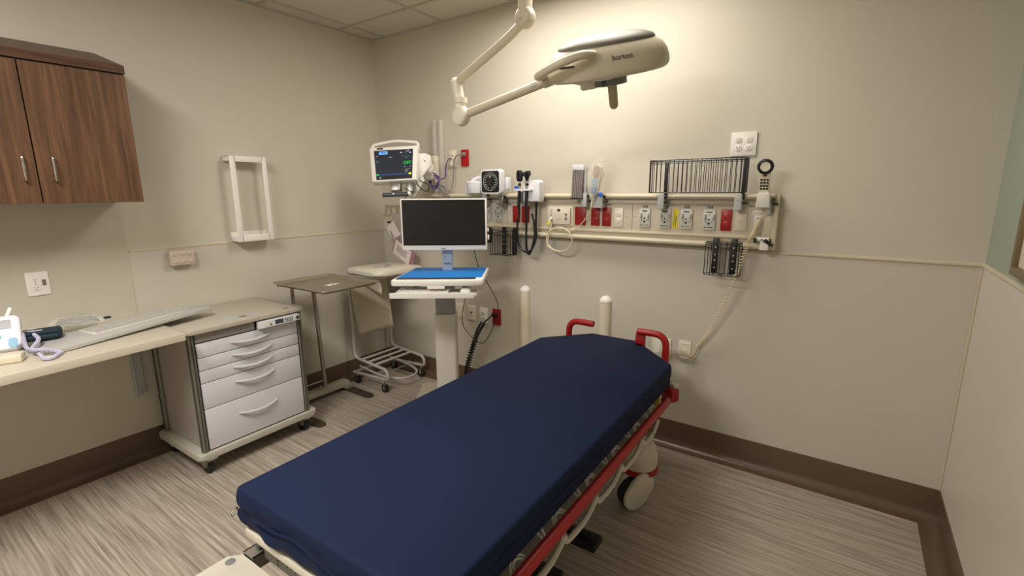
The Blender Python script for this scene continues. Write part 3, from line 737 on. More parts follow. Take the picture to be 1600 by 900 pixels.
hanging_basket('small black wire basket under the right end of the headwall, behind the coiled cord', 2.695, 2.868, (2.735, 2.825), 1.268, 1.1)
hanging_basket('small black wire basket hanging beneath the headwall, left of the otoscope cords', 1.262, 1.445, (1.343, 1.432), 1.272, 1.105)
t = thing('bracket', 'narrow black bracket hanging from the headwall at the right edge of the computer monitor', 'bracket', (1.225, -.075, 1.26))
bm = B(); bb(bm, 1.205, 1.238, -.083, -.074, 1.18, 1.285, .001); tube(bm, [(1.19, -.095, 1.18), (1.24, -.095, 1.18)], .0025, 6); bb(bm, 1.19, 1.195, -.095, -.075, 1.178, 1.26); p = obj('plate', bm, M_black, t)
# suction clamp on the lower rail
t = thing('rail_clamp', 'white rail clamp with black screws at the right end of the lower rail', 'clamp', (2.965, -.07, 1.27))
bm = B(); bb(bm, 2.945, 2.985, -.095, -.055, 1.238, 1.30, .004); bb(bm, 2.925, 2.985, -.085, -.065, 1.285, 1.302, .002); obj('body', bm, M_white, t)
bm = B(); cyl(bm, (2.915, -.082, 1.285), (2.93, -.082, 1.285), .011, n=12); cyl(bm, (2.97, -.105, 1.29), (2.985, -.09, 1.275), .009, n=12); cyl(bm, (2.985, -.085, 1.268), (3.005, -.085, 1.266), .007, n=10); obj('screw', bm, M_black, t)
bm = B(); tube(bm, spline([(2.93, -.09, 1.29), (2.94, -.1, 1.28), (2.955, -.1, 1.295), (2.965, -.1, 1.28), (2.975, -.098, 1.292)], 5), .003, 6); obj('spring', bm, M_chrome, t)

# phone handset with coiled cord
t = thing('phone_handset', 'cream nurse-call handset with black ring and keypad at the right end of the headwall', 'handset', (2.945, -.09, 1.48))
tilt = .16
PM = Matrix.Translation((2.945, -.10, 1.468)) @ Matrix.Rotation(.01, 4, 'Y') @ Matrix.Rotation(tilt, 4, 'X') @ basis((0, 0, 0), XW, ZW, -YW)
bm = B(); prism(bm, [(-.024, .0), (.024, .0), (.0225, .16), (.02, .175), (-.02, .175), (-.0225, .16)], -.012, .014, .005, M=PM); h = obj('body', bm, M_cream, t)
bm = B(); lathe(bm, [(.018, .01), (.034, .012), (.037, .02), (.034, .028), (.027, .030), (.024, .022)], (0, .185, 0), 28); bm.transform(PM); obj('ear_ring', bm, M_black, h)
bm = B(); lathe(bm, [(.003, .027), (.012, .028), (.022, .0285), (.024, .022)], (0, .185, 0), 24); bm.transform(PM); obj('ear_cup', bm, M_cream, h)
bm = B(); lathe(bm, [(.012, .0), (.03, .0), (.032, .012), (.02, .014)], (0, .185, 0), 24); bm.transform(PM); obj('ear_back', bm, M_cream, h)
bm = B()
for i in range(3):
    for j in range(4): prism(bm, rrect(.0105, .0085, .002, 2), .014, .0165, 0, M=PM @ Matrix.Translation(((i - 1) * .0135, .078 + j * .0145, 0)))
obj('keypad', bm, M_black, h)
bm = B(); prism(bm, rrect(.02, .009, .004), .014, .017, 0, M=PM @ Matrix.Translation((0, .142, 0))); obj('button', bm, mat('button_maroon', (120, 40, 36), .4), h)
bm = B(); prism(bm, [(-.032, -.012), (.032, -.012), (.027, .058), (-.025, .058)], -.014, .026, .004, M=PM); cr = obj('cradle', bm, M_white, t)
bm = B(); bb(bm, 2.952, 2.978, -.078, -.053, 1.42, 1.47, .003); obj('clamp', bm, M_ltgrey, t)
bm = B(); cyl(bm, (2.984, -.09, 1.492), (2.994, -.09, 1.492), .008, n=10); cyl(bm, (2.984, -.09, 1.47), (3.01, -.09, 1.468), .006, n=10); obj('knob', bm, M_black, t)
path = spline([(2.955, -.088, 1.455), (2.945, -.075, 1.42), (2.930, -.068, 1.385), (2.912, -.082, 1.33), (2.893, -.10, 1.271), (2.853, -.10, 1.117), (2.79, -.07, .921), (2.72, -.04, .749), (2.665, -.02, .655)], 8)
bm = B(); tube(bm, helix(path[14:], .0085, 66, 8), .0029, 5); c = obj('coiled_cord', bm, M_cord, t)
bm = B(); tube(bm, path[:15], .0028, 6); tube(bm, spline([(2.665, -.02, .655), (2.64, -.012, .60), (2.622, -.012, .57), (2.64, -.012, .565), (2.668, -.014, .62), (2.672, -.016, .66), (2.645, -.015, .60), (2.63, -.015, .585), (2.605, -.016, .605), (2.592, -.014, .618)], 6), .0026, 6); obj('cord', bm, M_cord, t)

# grey striped tube dispenser
t = thing('speculum_dispenser', 'narrow grey ribbed dispenser with white top standing on the headwall rail', 'dispenser', (1.92, -.09, 1.5))
DM = Matrix.Translation((1.918, -.10, 1.492)) @ Matrix.Rotation(.045, 4, 'Y')
bm = B(); box(bm, (0, .0, .083), (.072, .03, .166), .002); bm.transform(DM); obj('body', bm, mat('dispenser_grey', (116, 108, 108), .45), t)
bm = B()
for i in range(6): cyl(bm, (-.03 + i * .012, -.018, .004), (-.03 + i * .012, -.018, .163), .0052, n=10)
bm.transform(DM); obj('tube_rack', bm, mat('dispenser_tube', (142, 132, 132), .35), t)
bm = B(); box(bm, (0, -.002, .183), (.076, .036, .033), .003); bm.transform(DM); obj('top', bm, M_cool, t)
bm = B(); box(bm, (0, -.005, -.001), (.076, .04, .005), .001); bm.transform(DM); obj('base', bm, M_black, t)
bm = B(); bb(bm, 1.957, 1.972, -.10, -.078, 1.50, 1.68, .002); obj('back_plate', bm, M_ltgrey, t)
clamp(t, 1.96, z=1.485)
# bagged remote
t = thing('bagged_remote', 'pillow-speaker remote in a clear plastic bag clipped to the headwall rail', 'remote', (2.04, -.11, 1.5))
clamp(t, 2.052, z=1.48, w_=.06)
RM = Matrix.Translation((2.035, -.115, 1.51)) @ Matrix.Rotation(.16, 4, 'Y') @ Matrix.Rotation(.08, 4, 'X')
bm = B(); prism(bm, rrect(.052, .18, .024, 6, 0, .09), -.010, .012, .006, M=RM @ basis((0, 0, 0), XW, ZW, -YW)); r_ = obj('remote', bm, M_cream, t)
bm = B(); prism(bm, rrect(.040, .075, .018, 5, 0, .138), .012, .014, 0, M=RM @ basis((0, 0, 0), XW, ZW, -YW)); obj('speaker_face', bm, mat('face_rose', (172, 130, 118), .5), r_)
bm = B(); prism(bm, rrect(.042, .034, .004, 3, 0, .082), .012, .0145, 0, M=RM @ basis((0, 0, 0), XW, ZW, -YW)); prism(bm, rrect(.04, .05, .01, 3, -.002, .034), .012, .0145, 0, M=RM @ basis((0, 0, 0), XW, ZW, -YW)); obj('button_pad', bm, mat('pad_blue', (150, 186, 214), .45), r_)
bm = B()
for k in range(6): cyl(bm, RM @ V((-.01 + (k % 2) * .018, -.0146, .02 + (k // 2) * .012)), RM @ V((-.01 + (k % 2) * .018, -.0165, .02 + (k // 2) * .012)), .0035, n=8)
obj('button', bm, M_blueink, r_)
bm = B(); box(bm, (2.078, -.118, 1.515), (.022, .014, .024), .004); obj('blue_clip', bm, M_bluebright, t)
bm = B(); NB = 18; rings = []
for k in range(15):                                       # crumpled clear bag
    f = k / 14; z = -.03 + f * .25; ww = .012 + .036 * min(1, f * 2.6); th = .010 + .014 * math.sin(min(1, f * 1.15) * PI) ; ring = []
    for i in range(NB):
        a = 2 * PI * i / NB; wr = 1 + .10 * math.sin(3 * a + 9 * f) + .07 * math.sin(7 * a - 13 * f) + random.uniform(-.05, .05)
        ring.append(bm.verts.new(RM @ V((ww * math.cos(a) * wr - .01 * (1 - f), th * math.sin(a) * wr - .003, z))))
    rings.append(ring)
for k in range(14):
    for i in range(NB): bm.faces.new((rings[k][i], rings[k][(i + 1) % NB], rings[k + 1][(i + 1) % NB], rings[k + 1][i]))
bm.faces.new(rings[-1]); obj('bag', bm, M_clear, t, ang=25)
bm = B(); tube(bm, spline([(2.035, -.11, 1.50), (2.018, -.10, 1.46), (2.012, -.095, 1.44)], 5), .011, 10, rs=None); obj('bag_neck', bm, mat('bag_white', (226, 218, 200), .35), t)
bm = B()                                                  # coil hanging from the intercom jack
pc = [(2.014, -.09, 1.445), (1.985, -.08, 1.40), (1.94, -.075, 1.34), (1.88, -.07, 1.295), (1.82, -.078, 1.285)]
for k in range(34):
    a = 1.9 - k * 2 * PI / 12; rad = .088 + .010 * math.sin(k * .52 + 1); pc.append((1.785 + (rad + .004) * math.cos(a), -.085 - .004 * math.sin(k * .4) - .0004 * k, 1.222 + (rad - .012) * math.sin(a) + .0))
pc += [(1.722, -.085, 1.31), (1.712, -.072, 1.345)]
tube(bm, spline(pc, 4), .0030, 7); obj('call_cord', bm, M_cord, t)
bm = B(); cyl(bm, (1.712, -.063, 1.36), (1.712, -.085, 1.355), .009, n=12); cyl(bm, (1.712, -.082, 1.358), (1.712, -.086, 1.335), .007, n=10); obj('plug', bm, M_cream, t)
bm = B(); cyl(bm, (1.708, -.086, 1.345), (1.706, -.088, 1.322), .0085, n=10); obj('plug_tag', bm, M_yellow, t)

# blood pressure gauge
t = thing('blood_pressure_gauge', 'square white blood pressure gauge with black dial mounted on the headwall rail', 'blood pressure gauge', (1.285, -.1, 1.5))
bm = B(); prism(bm, rrect(.172, .165, .022), 0, .045, .006, M=onback(1.284, -.105, 1.60)); g = obj('case', bm, M_cool, t)
bm = B(); prism(bm, rrect(.146, .14, .014), 0, .003, .001, M=onback(1.284, -.150, 1.60)); f = obj('dial_face', bm, M_glass, g)
bm = B(); tube(bm, [(1.284 + .058 * math.cos(a), -.1535, 1.60 + .058 * math.sin(a)) for a in [2 * PI * k / 40 for k in range(40)]], .0013, 5, closed=True)
for k in range(16):
    a = -PI / 2 + .35 + k * (2 * PI - .7) / 15; prism(bm, rrect(.008, .007, .002, 2), 0, .0008, 0, M=onback(1.284 + .045 * math.cos(a), -.1531, 1.60 + .045 * math.sin(a)))
cyl(bm, (1.282, -.153, 1.632), (1.282, -.1545, 1.632), .006, n=12)
obj('dial_marks', bm, M_ltgrey, f)
bm = B(); d_ = V((-.3, 0, -1)).normalized(); cyl(bm, V((1.284, -.1545, 1.60)), V((1.284, -.1545, 1.60)) + d_ * .042, .0014, n=6); cyl(bm, (1.284, -.153, 1.6), (1.284, -.157, 1.6), .006, n=12); obj('needle', bm, mat('needle_red', (92, 50, 42), .5), f)
bm = B(); bb(bm, 1.368, 1.392, -.10, -.055, 1.545, 1.63, .008); bb(bm, 1.16, 1.205, -.12, -.055, 1.525, 1.6, .01); obj('cuff_holder', bm, M_cool, t)
bm = B()                                                  # rolled white cuff in the basket on the left
tube(bm, [(1.12 + .048 * math.cos(a) * (1 + .0 * k), -.11 + .035 * math.sin(a), 1.563) for k, a in enumerate([2 * PI * k / 30 for k in range(30)])], .004, 6, closed=True)
lathe(bm, [(.040, -.045), (.052, -.04), (.060, 0), (.060, .032), (.052, .04), (.025, .034), (.02, .02)], (1.135, -.13, 1.565), 24)
tube(bm, spline([(1.085, -.12, 1.60), (1.065, -.13, 1.57), (1.058, -.13, 1.535), (1.075, -.13, 1.525), (1.09, -.125, 1.55), (1.10, -.12, 1.60), (1.13, -.1, 1.625), (1.18, -.09, 1.63)], 6), .014, 8)
obj('cuff', bm, M_cool, t)
clamp(t, 1.335, z=1.475, m=M_alu); clamp(t, 1.19, z=1.49, m=M_ltgrey)
# otoscope station
t = thing('otoscope_station', 'white wall diagnostic station with two black scopes and looping black cords', 'otoscope', (1.6, -.08, 1.5))
bm = B(); prism(bm, [(-.055, -.065), (.065, -.065), (.07, -.04), (.07, .055), (.055, .07), (-.01, .07), (-.055, .07)], 0, .07, .01, M=onback(1.60, -.079, 1.535)); st = obj('body', bm, M_cool, t)
bm = B(); prism(bm, rrect(.13, .012, .004), 0, .05, .003, M=onback(1.56, -.125, 1.545)); prism(bm, rrect(.036, .1, .004), 0, .03, .004, M=onback(1.53, -.08, 1.49)); obj('cradle', bm, M_cool, st)
bm = B(); bb(bm, 1.49, 1.52, -.13, -.08, 1.455, 1.53, .004); obj('specula_bin', bm, M_ltgrey, st)
bm = B(); box(bm, (1.490, -.125, 1.553), (.034, .03, .034), .004); o = obj('tip_box', bm, M_bluebright, t); o['label'] = 'bright blue tip box'
def scope(x, ear):
    bm = B(); cyl(bm, (x, -.16, 1.43), (x + .004, -.155, 1.545), .011, .0105, n=16); cyl(bm, (x + .004, -.155, 1.57), (x + .005, -.154, 1.585), .011, n=16); h = obj('scope', bm, M_black, t)
    bm = B(); cyl(bm, (x + .004, -.155, 1.545), (x + .004, -.155, 1.572), .009, n=16); cyl(bm, (x + .005, -.154, 1.585), (x + .006, -.154, 1.602), .0075, n=16); obj('neck_ring', bm, M_chrome, h)
    bm = B()
    if ear:
        lathe(bm, [(.008, 0), (.013, .015), (.02, .035), (.02, .045), (.012, .055)], (x + .006, -.155, 1.60), 20); cyl(bm, (x - .022, -.165, 1.642), (x + .03, -.16, 1.648), .013, .017, n=16); cyl(bm, (x - .0, -.15, 1.645), (x, -.20, 1.64), .014, .006, n=16)
    else:
        prism(bm, [(-.013, 0), (.013, 0), (.021, .02), (.019, .058), (.008, .07), (-.012, .07), (-.02, .05), (-.019, .02)], -.012, .014, .004, M=onback(x + .006, -.155, 1.598))
    obj('scope_head', bm, M_black, h)
scope(1.520, False); scope(1.577, True)
bm = B(); tube(bm, spline([(1.52, -.158, 1.432), (1.512, -.14, 1.38), (1.487, -.125, 1.33), (1.485, -.12, 1.23), (1.495, -.12, 1.175), (1.53, -.118, 1.143), (1.57, -.116, 1.14), (1.60, -.112, 1.17), (1.622, -.105, 1.24), (1.615, -.098, 1.32), (1.612, -.09, 1.41), (1.618, -.10, 1.47)], 7), .0075, 8); obj('cord', bm, M_black, t)
bm = B(); tube(bm, spline([(1.577, -.158, 1.432), (1.57, -.14, 1.36), (1.558, -.125, 1.30), (1.552, -.118, 1.2), (1.557, -.112, 1.135), (1.575, -.11, 1.125), (1.592, -.108, 1.17), (1.606, -.1, 1.25), (1.60, -.095, 1.34)], 7), .0075, 8)
tube(bm, spline([(1.60, -.095, 1.34), (1.585, -.09, 1.365), (1.58, -.09, 1.39)], 4), .006, 8); obj('cord', bm, M_black, t)

# ------------------------------------------------------------------ patient monitor, its arm and track
t = thing('monitor_arm', 'white wall track with jointed arm carrying the patient monitor', 'monitor arm', (.69, -.01, 1.7))
bm = B(); bb(bm, .648, .682, -.04, -.001, 1.28, 2.06, .006); bb(bm, .682, .708, -.028, -.001, 1.28, 2.055, .001); bb(bm, .708, .742, -.04, -.001, 1.28, 2.06, .006); obj('track', bm, mat('track_grey', (196, 192, 182), .35), t)
bm = B(); bb(bm, .645, .72, -.09, -.04, 1.60, 1.80, .012); obj('slide_block', bm, M_cream, t)
MP = V((.655, -.305, 1.72)); 
bm = B(); tube(bm, bend([(.69, -.07, 1.66), (.72, -.16, 1.64), (.72, -.22, 1.70)], .04), .032, 14); lathe(bm, [(.025, -.045), (.04, -.035), (.04, .035), (.025, .045)], (.745, -.20, 1.70), 20, axis=(1, .6, 0)); obj('lower_arm', bm, M_white, t)
AM = basis((.735, -.245, 1.715), V((.817, .576, 0)), ZW, V((.576, -.817, 0)))
bm = B(); prism(bm, [(-.05, -.12), (.0, -.08), (.075, .0), (.07, .075), (.03, .09), (-.03, .085), (-.06, .03)], -.025, .025, .01, M=AM); prism(bm, [(-.085, -.20), (-.055, -.22), (.02, -.10), (.0, -.05), (-.06, -.07)], -.02, .02, .008, M=AM)
obj('arm_cover', bm, M_white, t)
bm = B(); cyl(bm, AM @ V((.03, .035, .024)), AM @ V((.03, .035, .028)), .005, n=10); obj('screw', bm, M_ink, t)
pm = thing('patient_monitor', 'patient vital-signs monitor with lit dark screen on the wall arm', 'patient monitor', (.64, -.37, 1.72))
ya = math.radians(33)
CM = Matrix.Translation((.618, -.388, 1.728)) @ Matrix.Rotation(ya, 4, 'Z') @ Matrix.Rotation(math.radians(-20), 4, 'X') @ Matrix.Rotation(math.radians(-3), 4, 'Y') @ Matrix.Scale(1.05, 4)
FM = CM @ basis((0, 0, 0), XW, ZW, -YW)      # x right, y up, z out of the screen
bm = B(); prism(bm, [(-.148, -.13), (.15, -.13), (.165, .115), (-.168, .115)], -.045, .03, .012, M=FM); prism(bm, [(-.12, -.11), (.12, -.11), (.13, .1), (-.13, .1)], -.11, -.04, .02, M=FM); case = obj('case', bm, M_white, pm)
bm = B(); tube(bm, bend([(-.155, .105, -.01), (-.155, .148, -.01), (0, .17, -.01), (.155, .15, -.01), (.158, .105, -.01)], .03), .011, 10); bm.transform(FM); obj('carry_handle', bm, M_white, case)
bm = B(); prism(bm, [(-.117, -.118), (.122, -.118), (.131, .088), (-.134, .088)], .028, .0315, 0, M=FM); obj('bezel', bm, M_black, case)
bm = B(); prism(bm, [(-.118, -.092), (.123, -.092), (.13, .086), (-.133, .086)], .0305, .0322, 0, M=FM); sc = obj('screen', bm, M_scr, case)
bm = B(); prism(bm, rrect(.058, .021, .003, 2, -.07, .069), .032, .0328, 0, M=FM); obj('alarm_banner', bm, M_eblue, sc)
bm = B(); prism(bm, rrect(.042, .003, .001, 2, -.07, .072), .0327, .0332, 0, M=FM); prism(bm, rrect(.036, .003, .001, 2, -.07, .065), .0327, .0332, 0, M=FM); obj('banner_text', bm, M_enavy, sc, smooth=False)
obj('reading', text_bm('OFF', .032, FM @ Matrix.Translation((.092, -.008, .033)), .0001), M_egreen, sc, smooth=False)
obj('reading', text_bm('-----', .016, FM @ Matrix.Translation((.092, .042, .033)), .0001), M_egreen, sc, smooth=False)
obj('reading', text_bm('---/---', .016, FM @ Matrix.Translation((.094, -.052, .033)), .0001), M_ewhite, sc, smooth=False)
bm = B()
for (x, y, w2, h2) in ((.05, .066, .008, .008), (.098, .076, .012, .004), (.112, .064, .014, .005), (.085, .07, .006, .004), (.062, .04, .004, .003), (.085, .03, .010, .002), (-.02, .036, .02, .003), (-.112, .048, .010, .002), (-.11, .008, .012, .002), (.11, -.034, .012, .002), (.075, -.034, .012, .002), (.085, -.066, .016, .003)): prism(bm, [(x - w2 / 2, y - h2 / 2), (x + w2 / 2, y - h2 / 2), (x + w2 / 2, y + h2 / 2), (x - w2 / 2, y + h2 / 2)], .0322, .0326, 0, M=FM)
obj('readout_ticks', bm, M_ewhite, sc, smooth=False)
bm = B(); 
for i in range(12): prism(bm, rrect(.0165, .012, .002, 2, -.107 + i * .0195, -.084), .0322, .0327, 0, M=FM)
obj('soft_keys', bm, M_enavy, sc, smooth=False)
bm = B(); prism(bm, rrect(.0175, .013, .002, 2, .1085, -.084), .0322, .033, 0, M=FM); obj('yellow_key', bm, M_eyellow, sc)
bm = B(); prism(bm, rrect(.0155, .010, .002, 2, -.108, -.084), .0322, .033, 0, M=FM); obj('green_key', bm, M_egreen, sc)
bm = B(); prism(bm, rrect(.042, .011, .001, 2, -.093, .101), .03, .031, 0, M=FM); obj('name_plate', bm, M_ink, case)
bm = B(); cyl(bm, FM @ V((-.09, -.105, .031)), FM @ V((-.09, -.105, .033)), .006, n=10); cyl(bm, FM @ V((.176, .09, -.0)), FM @ V((.16, .09, -.0)), .008, n=10); obj('knob', bm, M_ltgrey, case)
bm = B(); box(bm, CM @ V((.0, .02, -.155)), (.07, .05, .06), .004, rot=CM.to_3x3()); box(bm, CM @ V((.09, .05, -.14)), (.05, .05, .1), .01, rot=CM.to_3x3()); obj('mount_bracket', bm, M_alu, pm)
bm = B(); tube(bm, [CM @ V((-.075, -.03, -.225)), CM @ V((.095, -.03, -.225))], .0155, 14); obj('grip_bar', bm, M_dkgrey, pm)
bm = B(); cyl(bm, CM @ V((.0, -.044, -.225)), CM @ V((.0, -.050, -.225)), .006, n=10); cyl(bm, CM @ V((.095, -.03, -.225)), CM @ V((.11, -.03, -.22)), .016, n=12); obj('grip_cap', bm, M_white, pm)
bm = B(); pts = [(.755, -.30, 1.62), (.80, -.30, 1.60), (.83, -.28, 1.585), (.82, -.27, 1.545), (.79, -.28, 1.54), (.76, -.30, 1.57), (.745, -.315, 1.60)]; tube(bm, spline(pts, 6), .0035, 6)
tube(bm, spline([(.70, -.38, 1.56), (.73, -.37, 1.54), (.71, -.37, 1.51), (.69, -.38, 1.49)], 6), .003, 6); obj('signal_cable', bm, M_black, pm)
# cables by the track
t = thing('cable_bundle', 'coiled purple and grey cables hanging between the wall track and the data outlet', 'cable', (.77, -.03, 1.6))
bm = B()
pp = [(.822, -.02, 1.778), (.80, -.035, 1.765), (.775, -.035, 1.70), (.768, -.035, 1.64)]
for k in range(40):
    a = .3 + k * 2 * PI / 11; pp.append((.742 + (.045 + .010 * math.sin(k * .37)) * math.cos(a) + .004 * math.sin(k * .2), -.125 - .010 * math.sin(k * .7) , 1.612 + (.048 + .012 * math.sin(k * .29)) * math.sin(a) + .003 * math.sin(k)))
tube(bm, spline(pp, 4), .0042, 6); obj('purple_coil', bm, M_purple, t)
bm = B()
for k in range(5): 
    o1 = k * .006; tube(bm, spline([(.745 + o1, -.085, 1.56), (.77 + o1, -.083, 1.53), (.80 + o1 * 1.5, -.09, 1.505), (.835, -.09, 1.488 + o1), (.838, -.09, 1.51), (.815, -.088, 1.54 + o1), (.775 + o1, -.085, 1.575), (.75, -.085, 1.585)], 5), .0045, 6)
obj('grey_coil', bm, M_greycord, t)
bm = B(); tube(bm, spline([(.938, -.035, 1.80), (.90, -.045, 1.792), (.87, -.04, 1.765), (.855, -.03, 1.74), (.85, -.03, 1.70), (.848, -.035, 1.62), (.835, -.05, 1.55), (.83, -.085, 1.515)], 6), .0048, 6); cyl(bm, (.942, -.012, 1.80), (.942, -.04, 1.802), .017, .011, n=14); obj('power_cable', bm, M_greycord, t)

# hook rack and hanging bag in the corner
t = thing('hook_rack', 'row of small beige metal hooks on the back wall near the left corner', 'hook rack', (.16, -.005, 1.4))
bm = B(); bb(bm, .03, .36, -.006, -.001, 1.408, 1.425, .001)
for x in (.05, .11, .19, .25, .33): tube(bm, bend([(x, -.006, 1.418), (x, -.012, 1.35), (x - .012, -.035, 1.335), (x - .022, -.04, 1.355)], .012), .005, 8)
obj('hooks', bm, mat('hook_beige', (172, 160, 134), .4), t)
t = thing('hanging_bag', 'clear bag with mauve-edged paper forms hanging from the hook rack behind the computer monitor', 'bag', (.3, -.09, 1.2))
bm = B(); NB = 16; rings = []
for k in range(12):
    f = k / 11; z = 1.36 - f * .24; cx = .285 - .02 * math.sin(f * 3) - .0 * f; ww = .02 + .105 * math.sin(min(1, .25 + f * .9) * PI * .6); th = .03 * math.sin(min(1, .2 + f) * PI * .7) + .006
    rings.append([bm.verts.new((cx + ww * math.cos(2 * PI * i / NB) * (1 + .1 * math.sin(5 * f + i)), -.06 + th * math.sin(2 * PI * i / NB) * (1 + .15 * math.sin(3 * i)), z)) for i in range(NB)])
for k in range(11):
    for i in range(NB): bm.faces.new((rings[k][i], rings[k][(i + 1) % NB], rings[k + 1][(i + 1) % NB], rings[k + 1][i]))
bm.faces.new(rings[0]); bm.faces.new(rings[-1][::-1]); obj('pouch', bm, mat('hazy_plastic', (206, 200, 190), .2, alpha=.6), t, ang=30)
def sheet(c, w_, h_, a, b=0, th=.0015):
    bm = B(); box(bm, (0, 0, 0), (w_, th, h_)); bm.transform(Matrix.Translation(c) @ Matrix.Rotation(a, 4, 'Y') @ Matrix.Rotation(b, 4, 'X')); return bm
obj('paper_form', sheet((.235, -.10, 1.22), .11, .14, -.6), M_paper, t, smooth=False)
o = obj('mauve_sleeve', sheet((.352, -.112, 1.052), .25, .145, .5, .1), M_mauve, t, smooth=False)
pf = obj('paper_form', sheet((.345, -.117, 1.052), .20, .13, .5, .1), M_paper, t, smooth=False)
bm = B()
for k in range(4): b2 = box(bm, (0, 0, .03 - k * .016), (.14 - .03 * (k % 2), .001, .003))
bm.transform(Matrix.Translation((.335, -.119, 1.052)) @ Matrix.Rotation(.5, 4, 'Y') @ Matrix.Rotation(.1, 4, 'X')); obj('print', bm, M_ink, pf, smooth=False)
bm = B(); tube(bm, spline([(.17, -.075, 1.28), (.20, -.09, 1.22), (.235, -.10, 1.15), (.25, -.10, 1.09)], 5), .012, 8, rs=None); obj('bag_fold', bm, mat('fold_grey', (140, 130, 122), .35), t)
bm = B(); box(bm, (.168, -.08, 1.287), (.04, .012, .016), .003); obj('black_clip', bm, M_black, t)
bm = B(); tube(bm, spline([(.19, -.04, 1.34), (.24, -.06, 1.34), (.28, -.07, 1.34)], 4), .004, 6); obj('hanging_strap', bm, M_grey, t)

# ------------------------------------------------------------------ computer workstation on wheels
WX, WY = 1.268, -.60
wk = thing('computer_workstation', 'wheeled computer workstation with blue desk mat, between the hamper and the stretcher', 'computer cart', (WX, WY, 0), math.radians(35.2))
WW = dict(world=False)      # local x = right, y = away from camera
CU, CV = -.042, .237
bm = B(); prism(bm, rrect(.47, .50, .11, 8, CU, CV + .06), .05, .09, .014, seg=3); prism(bm, rrect(.26, .26, .08, 8, CU, CV + .02), .085, .115, .012, seg=3)
for sx in (-1, 1):
    for sy in (-1, 1): prism(bm, rrect(.11, .11, .05, 6, CU + sx * .185, CV + .06 + sy * .20), .046, .088, .012)
obj('base', bm, mat('wow_base', (202, 194, 172), .45), wk, **WW)
for (sx, sy) in ((-1, -1), (1, -1), (1, 1), (-1, 1)):
    bm = B(); x, y = CU + sx * .19, CV + .06 + sy * .205; cyl(bm, (x - .012, y, .028), (x + .012, y, .028), .028, n=20); cyl(bm, (x, y, .03), (x, y, .06), .008, n=8); obj('caster', bm, M_rubber, wk, **WW)
bm = B(); prism(bm, rrect(.146, .12, .02, 5, CU, CV), .10, .72, .006); obj('column', bm, mat('wow_column', (214, 210, 198), .4), wk, **WW)
bm = B(); prism(bm, rrect(.128, .10, .018, 5, CU, CV), .71, .975, .004); obj('inner_column', bm, mat('column_grey', (150, 150, 152), .4), wk, **WW)
bm = B()
FY = -.215
prism(bm, [(-.262, FY), (-.25, FY - .02), (.25, FY - .02), (.275, FY + .0), (.292, .20), (.28, .215), (-.20, .215), (-.215, .2)], 1.0, 1.036, .008, M=Matrix.Translation((-.032, 0, 0)))
dk = obj('desktop', bm, M_white, wk, **WW)
bm = B(); prism(bm, [(-.235, FY + .062), (.264, FY + .062), (.277, .20), (-.19, .20)], 1.036, 1.041, .001, M=Matrix.Translation((-.032, 0, 0))); o = obj('desk_mat', bm, M_blue, dk, **WW); o['label'] = 'bright blue desk mat'
bm = B(); prism(bm, rrect(.47, .046, .016), 1.036, 1.0385, 0, M=Matrix.Translation((-.035, FY + .028, 0))); st2 = obj('trim_strip', bm, mat('strip_dark', (40, 34, 34), .3, noise=.9, nscale=60), dk, **WW)
bm = B(); prism(bm, rrect(.10, .03, .005), .985, 1.0, .002, M=Matrix.Translation((-.03, FY - .01, 0))); obj('tray_grip', bm, M_white, dk, **WW)
KT = Matrix.Translation((-.03, 0, .02))
bm = B(); prism(bm, [(-.262, FY - .045), (.21, FY - .045), (.235, FY - .02), (.24, FY + .14), (-.25, FY + .14)], .915, .932, .006)
prism(bm, rrect(.49, .014, .006), .915, .945, .004, M=Matrix.Translation((-.02, FY - .045, 0)))
bm.transform(KT); kt = obj('keyboard_tray', bm, M_white, wk, **WW)
bm = B(); prism(bm, rrect(.30, .115, .008), .932, .947, .003, M=Matrix.Translation((-.08, FY + .05, 0)))
for i in range(18):
    for j in range(5): box(bm, (-.22 + i * .0165, FY + .008 + j * .02, .95), (.0135, .016, .006), .002)
bm.transform(KT); obj('keyboard', bm, M_white, kt, **WW)
bm = B(); box(bm, (.17, FY + .03, .945), (.062, .095, .03), .014, seg=3); bm.transform(KT); obj('mouse', bm, M_white, kt, **WW)
bm = B(); bb(bm, -.15, -.09, -.2, -.1, .922, .936, .003); bb(bm, .01, .06, -.2, -.1, .922, .936, .003); obj('slide_bracket', bm, M_black, kt, **WW)
bm = B()
for x in (-.18, .12): bb(bm, x - .012, x + .012, -.10, .12, .95, 1.002, .003)
bb(bm, -.19, .13, .0, .10, .96, .985, .004); bb(bm, -.09, .01, .05, .29, .955, .985, .004); obj('tray_support', bm, M_ltgrey, wk, **WW)
MX, MY = -.01, .05
bm = B(); prism(bm, rrect(.066, .02, .006), 1.04, 1.33, .003, M=Matrix.Translation((MX + .01, MY + .045, 0))); stn = obj('monitor_post', bm, M_bluegrey, wk, **WW)
bm = B(); prism(bm, rrect(.046, .01, .004), 0, .002, 0, M=basis((MX + .01, MY + .034, 1.085), XW, ZW, -YW))
for k in range(4): box(bm, (MX - .004 - .004 * (k % 2), MY + .033, 1.115 + k * .008), (.012, .001, .002))
obj('post_label', bm, M_grey, stn, **WW)
bm = B(); box(bm, (MX + .003, MY, 1.336), (.532, .035, .318), .005); mon = obj('monitor', bm, M_white, wk, **WW)
bm = B(); box(bm, (MX + .003, MY - .018, 1.348), (.512, .003, .281)); o = obj('screen', bm, M_screen, mon, smooth=False, **WW); o['label'] = 'black switched-off screen'
bm = B(); box(bm, (MX - .005, MY - .018, 1.189), (.03, .002, .005)); obj('logo', bm, M_grey, mon, smooth=False, **WW)
